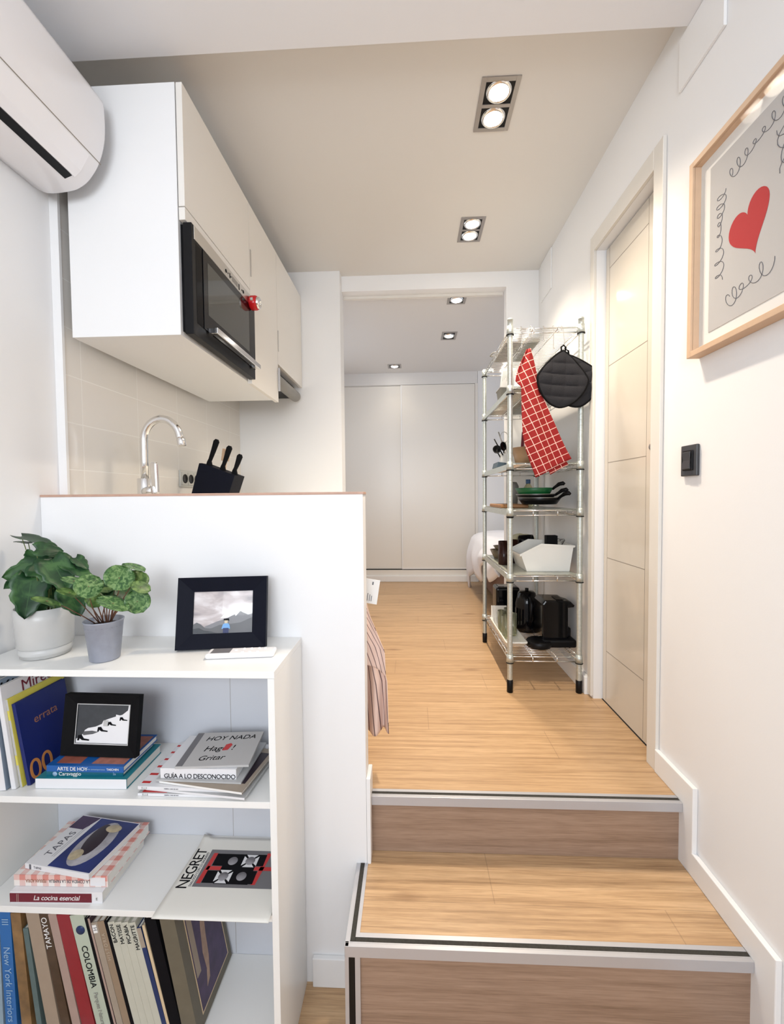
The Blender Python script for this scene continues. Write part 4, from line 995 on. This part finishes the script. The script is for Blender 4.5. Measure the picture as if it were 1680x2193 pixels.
lv2 = [(256, 1237, 1.06, 60, .85, .062, .064, A_, .01, 0), (190, 1255, 1.03, 45, .75, .060, .056, A_, -.01, 0), (295, 1288, 1.06, -60, .8, .056, .054, A_, .015, 0), (302, 1257, 1.07, 10, .45, .044, .036, B_, .012, 0),
 (287, 1213, 1.10, -25, .05, .056, .04, A_, .01, .01), (243, 1291, 1.02, 5, .22, .072, .05, A_, .005, -.01), (99, 1286, 1.00, 40, .12, .062, .03, B_, -.02, 0), (158, 1243, 1.06, 25, .10, .055, .04, A_, -.01, .01),
 (292, 1240, 1.10, 70, .6, .055, .055, B_, .01, .01), (227, 1273, 1.11, -30, .6, .055, .055, C_, 0, .01), (148, 1268, 1.03, -8, .12, .055, .035, B_, -.01, 0), (203, 1284, 1.07, -60, .6, .040, .040, B_, 0, 0),
 (270, 1268, 1.12, 0, .6, .055, .05, C_, .01, .01), (225, 1255, 1.12, 100, .5, .045, .045, B_, 0, .01)]
plant('potted_plant', 'smaller plant with round mottled leaves in a grey zinc pot', (-.822, 1.092, STOP+.0005), pot2, lv2, 'stem_red', 'round')

# ------------------------------------------------------------ wire rack
RX0, RX1, RY0, RY1 = .467, .793, 2.048, 2.75
RW, RD = RX1-RX0, RY1-RY0
t = thing('wire_shelving_rack', 'tall chrome wire shelving rack on black feet beside the door', 'shelving rack', (RX0, RY0, 0))
RK = t
def post(x, y, h):
    pr = [(0, .05), (.0125, .05), (.0125, .052)]
    z = .10
    while z < h-.03:
        pr += [(.0125, z-.0005), (.0125, z), (.0120, z+.0004), (.0120, z+.0016), (.0125, z+.002), (.0125, z+.0025)]; z += .0254
    pr += [(.0125, h-.004), (.0135, h-.004), (.0135, h), (.011, h+.004), (0, h+.004)]
    p = MB().lathe(pr, 16, tr(x, y, 0)).build('post', 'zinc', t)
    MB().cyl(.0145, .0, .062, 18, tr(x, y, 0), bev=.002).build('foot', 'black', p)
    return p
for x, y, h in ((0, 0, 1.765), (RW, 0, 1.762), (0, RD, 1.735), (RW, RD, 1.735)): post(x, y, h)
MB().cyl(.0158, .838, .864, 18, tr(0, 0, 0), bev=.001).build('black_clip', 'black', t)
LV = [1.722, 1.447, 1.092, .872, .560, .172]
for k, z in enumerate(LV):
    s = MB(); r = .0029
    for y in (0, RD):
        s.tube([(.01, y, z), (RW-.01, y, z)], r, 8).tube([(.01, y, z-.022), (RW-.01, y, z-.022)], r, 8)
        for q in (.33, .68): s.tube([(RW*q, y-.0045, z+.002), (RW*q, y-.0045, z-.024)], .0026, 6)
    for x in (0, RW):
        s.tube([(x, .01, z), (x, RD-.01, z)], r, 8).tube([(x, .01, z-.022), (x, RD-.01, z-.022)], r, 8)
        for q in range(1, 8): s.tube([(x, RD*q/8, z), (x, RD*q/8, z-.022)], .002, 6)
    for q in (.33, .68): s.tube([(RW*q, .0, z-.003), (RW*q, RD, z-.003)], .0028, 6)
    sh = s.build('shelf_frame', 'chrome', t)
    wv = MB()
    n = 33
    for i in range(1, n):
        y = RD*i/n; wv.tube([(0, y, z+.0035), (RW, y, z+.0035)], .0017, 6)
    wv.build('wire_deck', 'chrome', sh)
    for x in (0, RW):
        for y in (0, RD):
            MB().lathe([(.0130, z+.012), (.0150, z+.012), (.0172, z-.026), (.0130, z-.026)], 18, tr(x, y, 0)).build('corner_sleeve', 'zinc', sh)
            MB().lathe([(.0130, z-.0262), (.0180, z-.0262), (.0180, z-.0302), (.0130, z-.0302)], 18, tr(x, y, 0)).build('black_ring', 'black', sh)
    if k in (1, 2, 3, 4):
        MB().box(.006, RW-.006, .008, RD-.008, z+.0052, z+.0072).build('shelf_liner', 'liner', sh)
        MB().box(-.0045, -.0032, .016, RD-.016, z-.024, z+.004).build('side_band', 'zinc', sh)
TOPZ = [z+.0075 for z in LV]; TOPZ[0] = LV[0]+.0054; TOPZ[5] = LV[5]+.0054

def hook(x, ln, lab, tilt=0):
    h = thing('s_hook', lab, 'hook', (x, RY0, LV[0]), group='hooks on the top front rail', rot=(0, R(tilt), 0))
    pts = [(0, .009, -.010)]+[(0, .009*math.cos(a), .0005+.0085*math.sin(a)) for a in [R(d_) for d_ in range(0, 181, 30)]]+[(0, -.009, -.02), (0, -.009, -ln)]+[(0, -.009-.007+.007*math.cos(a), -ln-.007*math.sin(a)) for a in [R(d_) for d_ in range(20, 181, 32)]]
    MB().tube(pts, .0016, 8).build('hook_wire', 'chrome', h); return h
hook(.517, .086, 'long hook above the red checked towel')
hook(.560, .040, 'empty hook second from the left on the top rail')
hook(.620, .058, 'empty hook in the middle of the top rail', 2)
hook(.664, .096, 'hook carrying the front black pot holder')
hook(.705, .100, 'hook carrying the rear black pot holder', -8)

# red checked towel
t = thing('kitchen_towel', 'red and white checked towel hanging from the rack front rail', 'towel', (.535, 2.028, 1.62))
Lp = [(1129, 748), (1112, 785), (1105, 806), (1103, 818), (1116, 828), (1118, 850), (1119, 885), (1121, 930), (1127, 962), (1138, 995), (1148, 1023)]
Rp = [(1138, 746), (1143, 765), (1150, 795), (1157, 815), (1163, 838), (1170, 860), (1180, 885), (1193, 915), (1203, 940), (1213, 962), (1224, 983)]
def lerp_list(L_, v):
    k = v*(len(L_)-1); j = min(int(k), len(L_)-2); q = k-j
    return L_[j][0]*(1-q)+L_[j+1][0]*q, L_[j][1]*(1-q)+L_[j+1][1]*q
OFF = Vector((.535, 2.028, 1.62))
LW = [at(*p, 1.985)-OFF for p in Lp]; RWp = [at(*p, 1.985)-OFF for p in Rp]
def pl(L_, v):
    k = v*(len(L_)-1); j = min(int(k), len(L_)-2); return L_[j].lerp(L_[j+1], k-j)
def tw(u, v, dy=0):
    p = pl(LW, v).lerp(pl(RWp, v), u)
    p.y += dy+.012*math.sin(u*7+v*3)*(.4+v*.6)+(.03*max(0, .3-abs(v-.28))*max(0, .35-u)*6)*-1
    return p
def tuv(u, v):
    p = tw(u, v); c, s_ = math.cos(R(24)), math.sin(R(24))
    return ((p.x*c+p.z*s_)*1.0+3, (-p.x*s_+p.z*c)*1.0+3)
MB().grid(lambda u, v: tw(u, v), 26, 48, tuv).build('towel_cloth', 'red_check', t, solid=.003)
MB().grid(lambda u, v: tw(.30+u*.55, v*1.0, .012)+Vector((.018*v, 0, -.012*v)), 16, 48, lambda u, v: tuv(.3+u*.5, v)).build('back_fold', 'red_check', t, solid=.003)

# black quilted pot holders
def pot_holder(label, loc, rot, sx_, sz_):
    h = thing('pot_holder', label, 'pot holder', loc, group='black quilted pot holders', rot=rot)
    n = 60
    def rad(a):      # hung by its top corner: pointed above, rounded below
        p = 1.22 if math.sin(a) > 0 else 1.75
        return 1/((abs(math.cos(a))**p+abs(math.sin(a))**p)**(1/p))
    def surf(sgn):
        def fn(u, v):
            x = (u-.5)*2; z = (v-.5)*2
            r = max(abs(x), abs(z)); a = math.atan2(z, x)
            px, pz = r*rad(a)*math.cos(a), r*rad(a)*math.sin(a)
            g = min(abs(math.sin((pz+1.02)*PI*2.55)), 1)**.35; g2 = min(abs(math.sin((px+.92)*PI*1.9)), 1)**.45
            th = .003+.009*g*(.55+.45*g2)*(1-r**5)
            return (px*sx_, sgn*th-.018*px*px, pz*sz_)
        return fn
    MB().grid(surf(-1), n, n).grid(surf(1), n, n).build('quilted_pad', 'quilt', h)
    MB().tube([(rad(a)*math.cos(a)*sx_, -.018*(rad(a)*math.cos(a))**2, rad(a)*math.sin(a)*sz_) for a in [2*PI*k/64 for k in range(64)]], .0048, 8, closed=True).build('edge_binding', 'black_matte', h)
    MB().tube([(-.008, 0, sz_*.94), (-.010, 0, sz_+.016), (0, 0, sz_+.024), (.010, 0, sz_+.016), (.008, 0, sz_*.94)], .0042, 8).build('hanging_loop', 'black_matte', h)
    return h
pot_holder('black quilted pot holder in front, hanging left', (.686, 2.000, 1.473), (0, R(4), R(4)), .116, .128)
pot_holder('black quilted pot holder behind, reaching to the door frame', (.748, 2.019, 1.470), (0, R(-14), R(-3)), .108, .122)

# items on the rack
def on(k): return TOPZ[k]+.0004
t = thing('baking_tray', 'thin dark tray lying on the rack top shelf', 'tray', (.575, 2.40, on(0)))
MB().box(-.085, .085, -.16, .16, 0, .004, bev=.0015).box(-.085, -.081, -.16, .16, .004, .018).box(.081, .085, -.16, .16, .004, .018).box(-.081, .081, -.16, -.156, .004, .018).box(-.081, .081, .156, .16, .004, .018).build('pan', 'grey_plastic', t)
MB().tube([(-.085, .02, .014), (-.115, .03, .010), (-.125, .06, .004), (-.115, .09, .010), (-.085, .10, .014)], .004, 8).build('handle', 'grey_plastic', t)
def tub(name, label, cat, loc, rz, m, w, d, h, taper=.82, th=.003, r=.012, parts=()):
    q = thing(name, label, cat, loc, rotz=rz); b = MB()
    def ring(k, z, ins=0):
        W, Dd = w/2*k-ins, d/2*k-ins; out = []
        for cx_, cy_, a0 in ((W-r, Dd-r, 0), (-W+r, Dd-r, 90), (-W+r, -Dd+r, 180), (W-r, -Dd+r, 270)):
            for a in range(0, 91, 22): out.append(b.bm.verts.new((cx_+r*math.cos(R(a0+a)), cy_+r*math.sin(R(a0+a)), z)))
        return out
    R_ = [ring(taper*.96, 0), ring(taper, .004), ring(1, h-.006), ring(1.04, h-.006), ring(1.04, h), ring(1, h, th), ring(taper, .006, th)]
    for A, B in zip(R_, R_[1:]):
        for i in range(len(A)): b.bm.faces.new((A[i], A[(i+1) % len(A)], B[(i+1) % len(B)], B[i])).smooth = True
    b.bm.faces.new(R_[0][::-1]); b.bm.faces.new(R_[-1]); bmesh.ops.recalc_face_normals(b.bm, faces=b.bm.faces[:])
    b.build('body', m, q); return q
tub('storage_basket', 'dark grey plastic basket on the second rack shelf', 'basket', (.628, 2.66, on(1)), 0, 'grey_plastic', .185, .13, .135)
t = thing('instruction_leaflet', 'white folded leaflet standing in the grey basket', 'leaflet', (.570, 2.583, on(1)+.130), rot=(R(-3), R(6), R(-10)))
MB().box(-.040, .040, -.001, .001, 0, .115).box(-.040, .040, .002, .0035, 0, .112).build('sheet', 'paper', t)
ln = MB()
for k in range(7): ln.box(-.03+k*.008, -.027+k*.008, -.0014, -.001, .035+.01*(k % 3), .095)
ln.build('printed_lines', 'light_grey', t)
t = thing('utensil_jar', 'small white jar on the third rack shelf', 'jar', (.548, 2.50, on(2)))
MB().lathe([(0, 0), (.034, 0), (.036, .004), (.036, .085), (.034, .085), (.033, .006), (0, .006)], 24).build('jar', 'bin_white', t)
def utensil(nm, lab, loc, rot, ln_, head, m='black'):
    u = thing(nm, lab, 'utensil', loc, rot=rot, group='utensils on the third rack shelf')
    MB().tube([(0, 0, 0), (0, 0, ln_)], .0035, 8).build('handle', m, u)
    if head == 'scoop': MB().lathe([(0, -.004), (.014, 0), (.022, .010), (.024, .022), (.021, .022), (.012, .005), (0, .001)], 20, tr(0, -.01, ln_-.004, R(70), 0, 0)).build('scoop', m, u)
    if head == 'spoon': MB().lathe([(0, -.003), (.012, .0), (.018, .006), (.016, .007), (0, .002)], 18, tr(0, 0, ln_+.018, R(85), 0, 0), sy=1.5).build('spoon_bowl', m, u)
    if head == 'loop': MB().tube([(0, 0, ln_)]+[(.022*math.sin(a), .0, ln_+.030-.030*math.cos(a)) for a in [R(d_) for d_ in range(20, 341, 20)]]+[(0, 0, ln_)], .0018, 6).build('wire_loop', m, u)
    return u
utensil('ladle', 'black ladle leaning left out of the white jar', (.540, 2.495, on(2)+.02), (0, R(-30), 0), .10, 'scoop')
utensil('serving_spoon', 'dark serving spoon in the white jar', (.545, 2.50, on(2)+.02), (0, R(-8), 0), .09, 'spoon', 'black_gloss')
utensil('ladle', 'black ladle with its handle end sticking up left', (.523, 2.47, on(2)+.075), (R(0), R(-28), 0), .105, None)
utensil('whisk', 'wire whisk standing behind the white jar', (.575, 2.53, on(2)+.008), (R(0), R(-10), 0), .15, 'loop', 'steel')
utensil('tongs', 'thin metal tongs pointing up behind the white jar', (.58, 2.54, on(2)+.008), (0, R(-18), 0), .22, None, 'steel')
t = thing('dustpan', 'dark slate scoop lying at the left edge of the third rack shelf', 'scoop', (.487, 2.44, on(2)))
MB().prism([(-.018, 0), (.030, 0), (.045, .022), (-.010, .030)], -.07, .07, 'Y', bev=.002).build('scoop', 'slate', t)
t = thing('wooden_bowl', 'tan wooden bowl on the third rack shelf partly behind the red towel', 'bowl', (.625, 2.34, on(2)))
MB().lathe([(0, 0), (.050, 0), (.058, .006), (.083, .100), (.078, .100), (.054, .012), (0, .010)], 36).build('bowl', 'bowl_wood', t)
for nm, lab, dx_, m_, h_, rt in (('serving_spoon', 'dark red salad server in the wooden bowl', -.035, 'c_maroon', .17, 4), ('serving_spoon', 'black spoon in the wooden bowl', -.015, 'black', .17, 8), ('serving_spoon', 'white plastic spoon in the wooden bowl', -.005, 'white', .195, -3)):
    u = thing(nm, lab, 'utensil', (.625+dx_, 2.33, on(2)+.014), rot=(0, R(rt), 0)); MB().box(-.008, .008, -.002, .002, 0, h_, bev=.001).build('handle', m_, u)
# shelf 4 : boards and pans
t = thing('cutting_board', 'brown wooden cutting board on the fourth rack shelf', 'cutting board', (.540, 2.42, on(3)))
MB().box(-.072, .072, -.16, .16, 0, .018, bev=.004).build('board', 'board_wood', t)
def pan(lab, loc, rz, r, h, m, hm='black', rim=True):
    p = thing('frying_pan', lab, 'pan', loc, rotz=rz, group='stacked frying pans')
    MB().lathe([(0, 0), (r*.74, 0), (r*.80, .003), (r, h), (r*.985, h+.001), (r*.78, .006), (0, .004)], 40).build('pan_body', m, p)
    if rim: MB().lathe([(r, h-.001), (r*1.012, h), (r, h+.002), (r*.985, h+.001)], 40).build('rim', 'steel', p)
    MB().tube([(r*.96, 0, h*.8), (r*1.10, 0, h+.004), (r*1.30, 0, h+.018), (r*1.50, 0, h+.022), (r*1.58, 0, h+.016)], [.006, .007, .010, .011, .007], 10).build('handle', hm, p)
    return p
PC = (.655, 2.24)
pan('black frying pan, lowest of the stack on the fourth rack shelf', (PC[0]+.005, PC[1], on(3)+.0185), R(-50), .108, .034, 'pan_black')
pan('black frying pan in the middle of the stack', (PC[0]-.012, PC[1], on(3)+.044), R(-35), .100, .026, 'pan_black')
pan('green frying pan on top of the stack', (PC[0]-.022, PC[1], on(3)+.064), R(-28), .094, .038, 'green_pan', rim=False)
t = thing('water_bottle', 'small clear bottle with blue cap behind the green pan', 'bottle', (.70, 2.60, on(3)))
MB().lathe([(0, 0), (.030, 0), (.032, .004), (.032, .10), (.014, .13), (.012, .135), (0, .135)], 24).build('bottle', 'tumbler_glass', t)
MB().cyl(.014, .135, .160, 18, bev=.001).build('cap', 'blue_clear', t)
t = thing('grater', 'grey kitchen gadget behind the front rack post, fourth shelf', 'kitchen gadget', (.615, 2.62, on(3)))
MB().lathe([(0, 0), (.026, 0), (.030, .06), (.034, .12), (.022, .145), (0, .148)], 20).build('body', 'grey_plastic', t)
# shelf 5
t = thing('storage_bin', 'white plastic bin with a sloping front on the fifth rack shelf', 'bin', (.670, 2.222, on(4)))
def bin_mesh():
    b = MB(); pf_ = [(-.100, 0), (.108, 0), (.128, .128), (-.030, .132), (-.128, .082)]
    y0, y1 = -.085, .145; th = .004
    inn = [(-.096, .004), (.104, .004), (.1225, .128), (-.0285, .132), (-.1225, .082)]
    def V(p, y): return b.bm.verts.new((p[0], y, p[1]))
    for (ya, s_) in ((y0, 1), (y1, -1)):
        o_ = [V(p, ya) for p in pf_]; i_ = [V(p, ya+th*s_) for p in inn]; b.bm.faces.new(o_); b.bm.faces.new(i_)
        if s_ == 1: O1, I1 = o_, i_
        else: O2, I2 = o_, i_
    for k in (4, 0, 1): b.bm.faces.new((O1[k], O1[(k+1) % 5], O2[(k+1) % 5], O2[k])); b.bm.faces.new((I1[k], I1[(k+1) % 5], I2[(k+1) % 5], I2[k]))
    for k in (2, 3):
        b.bm.faces.new((O1[k], O1[k+1], I1[k+1], I1[k])); b.bm.faces.new((O2[k], O2[k+1], I2[k+1], I2[k]))
    for k in (4, 2): b.bm.faces.new((O1[k], O2[k], I2[k], I1[k]))
    bmesh.ops.recalc_face_normals(b.bm, faces=b.bm.faces[:]); return b
bin_mesh().build('body', 'bin_white', t)
rm = MB()
for y in (-.089, .145):
    rm.prism([(.134, .120), (.134, .128), (-.031, .138), (-.136, .085), (-.134, .074), (-.030, .126), (.128, .118)], y, y+.005, 'Y')
rm.box(.128, .134, -.085, .146, .118, .128).prism([(-.136, .085), (-.134, .074), (-.126, .078), (-.126, .084)], -.085, .146, 'Y')
rm.build('rim', 'bin_white', t)
t = thing('spice_box', 'small black box sticking up out of the white bin', 'box', (.727, 2.26, on(4)+.0045)); MB().box(-.028, .028, -.02, .02, 0, .163, bev=.001).build('box', 'black_matte', t)
t = thing('wire_strainer', 'tangle of wire utensils in the white bin', 'utensil', (.775, 2.28, on(4)+.1))
sw = MB()
for k in range(7):
    a = k*.9; sw.tube([(.030*math.cos(a+j*.5)*(.4+.1*j), .03*math.sin(a+j*.5), .024+.022*math.sin(j*.7+k)) for j in range(7)], .0012, 5)
sw.build('wires', 'black', t)
t = thing('mug', 'black mug tipped on its side behind the white bin', 'mug', (.652, 2.455, on(4)+.1175), rot=(R(30), R(85), 0))
MB().lathe([(0, -.04), (.034, -.04), (.036, -.036), (.036, .035), (.033, .035), (.032, -.034), (0, -.034)], 28).build('cup', 'black_gloss', t)
MB().tube([(.0, .036, .02), (0, .06, .012), (0, .06, -.015), (0, .036, -.024)], .0045, 8).build('handle', 'black_gloss', t)
u = thing('mug', 'upright black mug under the tipped one', 'mug', (.652, 2.455, on(4)+.0402))
for c_ in list(t.children):
    k_ = c_.copy(); COL.objects.link(k_); k_.parent = u
t = thing('dark_tumbler', 'tall dark brown tumbler beside the front rack post', 'tumbler', (.527, 2.30, on(4)))
for nm, x, y, lab in (('a', .512, 2.36, 'tall dark brown tumbler left of the front rack post, fifth shelf'), ('b', .575, 2.30, 'dark brown tumbler right of the front rack post, fifth shelf')):
    pass
t.location = (.505, 2.36, on(4)); t['label'] = 'tall dark brown tumbler left of the front rack post, fifth shelf'; t['group'] = 'dark brown tumblers'
MB().lathe([(0, 0), (.028, 0), (.030, .004), (.030, .128), (.028, .128), (.027, .006), (0, .006)], 28).build('glass_body', 'brown_dark', t)
dup(t, (.574, 2.425, on(4)), 'dark brown tumbler right of the front rack post, fifth shelf')
t = thing('bowl', 'olive brown bowl at the far left of the fifth rack shelf', 'bowl', (.528, 2.60, on(4)))
MB().lathe([(0, 0), (.030, 0), (.032, .004), (.055, .052), (.052, .052), (.028, .008), (0, .006)], 30).build('bowl', 'olive_brown', t)
u = thing('bowl', 'smaller dark bowl stacked in the olive brown bowl', 'bowl', (.536, 2.60, on(4)+.045)); MB().lathe([(0, 0), (.022, 0), (.044, .030), (.041, .030), (.02, .004), (0, .003)], 28).build('bowl', 'olive_brown', u)
for k, (x, y, r_) in enumerate(((.640, 2.56, .075), (.700, 2.64, .070))):
    u = thing('glass_lid', ('clear domed glass lid leaning behind the black mug' if k == 0 else 'clear domed glass lid leaning behind the white bin'), 'lid', (x, y, on(4)+r_+.002), rot=(R(80), 0, 0), group='glass lids')
    MB().lathe([(r_, 0), (r_*.8, .010), (r_*.4, .018), (0, .020)], 36).build('dome', 'tumbler_glass', u); MB().cyl(.010, .02, .036, 14).build('knob', 'black', u)
# shelf 6
tb_ = tub('drip_tray', 'white tray holding glasses on the lowest rack shelf', 'tray', (.522, 2.36, on(5)), R(0), 'bin_white', .104, .44, .034, .90, .004)
MB().box(-.046, .046, .215, .224, .03, .105, bev=.002, mtx=tr(0, .0, 0)).build('end_wall', 'bin_white', tb_)
gl0 = thing('drinking_glass', 'front tall glass in the white tray', 'glass', (.500, 2.29, on(5)+.0065), group='glasses in the white tray')
MB().lathe([(0, 0), (.018, 0), (.0195, .004), (.0225, .120), (.0210, .120), (.018, .010), (0, .010)], 26).build('tumbler', 'tumbler_glass', gl0)
dup(gl0, (.547, 2.33, on(5)+.0065), 'glass behind the front one in the white tray, to its right')
dup(gl0, (.499, 2.39, on(5)+.0065), 'glass second from the tray front, on the left')
dup(gl0, (.545, 2.44, on(5)+.0065), 'rearmost glass in the white tray')
t = thing('coffee_maker', 'black capsule coffee machine on the lowest rack shelf', 'coffee machine', (.704, 2.235, on(5)))
MB().prism([(-.045, 0), (.085, 0), (.085, .21), (.075, .232), (-.03, .235), (-.045, .215)], -.06, .09, 'Y', bev=.008).build('body', 'black_gloss', t)
MB().prism([(.05, .188), (.085, .192), (.118, .196), (.122, .204), (.105, .222), (.06, .236), (.03, .236)], -.045, .045, 'Y', bev=.007).build('spout_head', 'black', t)
MB().lathe([(0, 0), (.058, 0), (.062, .006), (.062, .028), (.056, .034), (0, .034)], 30, tr(-.062, -.055, 0)).build('cup_stand', 'black', t)
MB().box(-.045, .118, -.085, .04, 0, .040, bev=.010, seg=3).build('drip_base', 'black', t)
MB().box(.085, .108, -.03, .06, .04, .085, bev=.004).build('side_tank', 'black', t)
t = thing('kettle', 'black kettle between the coffee machine and the glasses', 'kettle', (.652, 2.445, on(5)))
MB().lathe([(0, 0), (.062, 0), (.066, .006), (.066, .03), (.064, .16), (.048, .215), (.040, .222), (0, .226)], 36).build('body', 'black_gloss', t)
MB().tube([(.0, -.045, .205), (0, -.085, .20), (0, -.098, .16), (0, -.092, .09), (0, -.064, .05)], [.009, .010, .011, .010, .008], 12).build('handle', 'black', t)
MB().cyl(.010, .224, .240, 14).build('lid_knob', 'black', t)
t = thing('toaster', 'black toaster at the back left of the lowest rack shelf', 'toaster', (.585, 2.70, on(5)))
MB().box(-.070, .075, -.08, .05, .006, .205, bev=.016, seg=3).build('body', 'black_gloss', t)
MB().box(-.05, .055, -.035, -.015, .2045, .2065).box(-.05, .055, -.0, .02, .2045, .2065).build('slots', 'steel', t)
MB().box(-.05, -.03, -.094, -.08, .12, .135, bev=.003).build('lever', 'black', t)
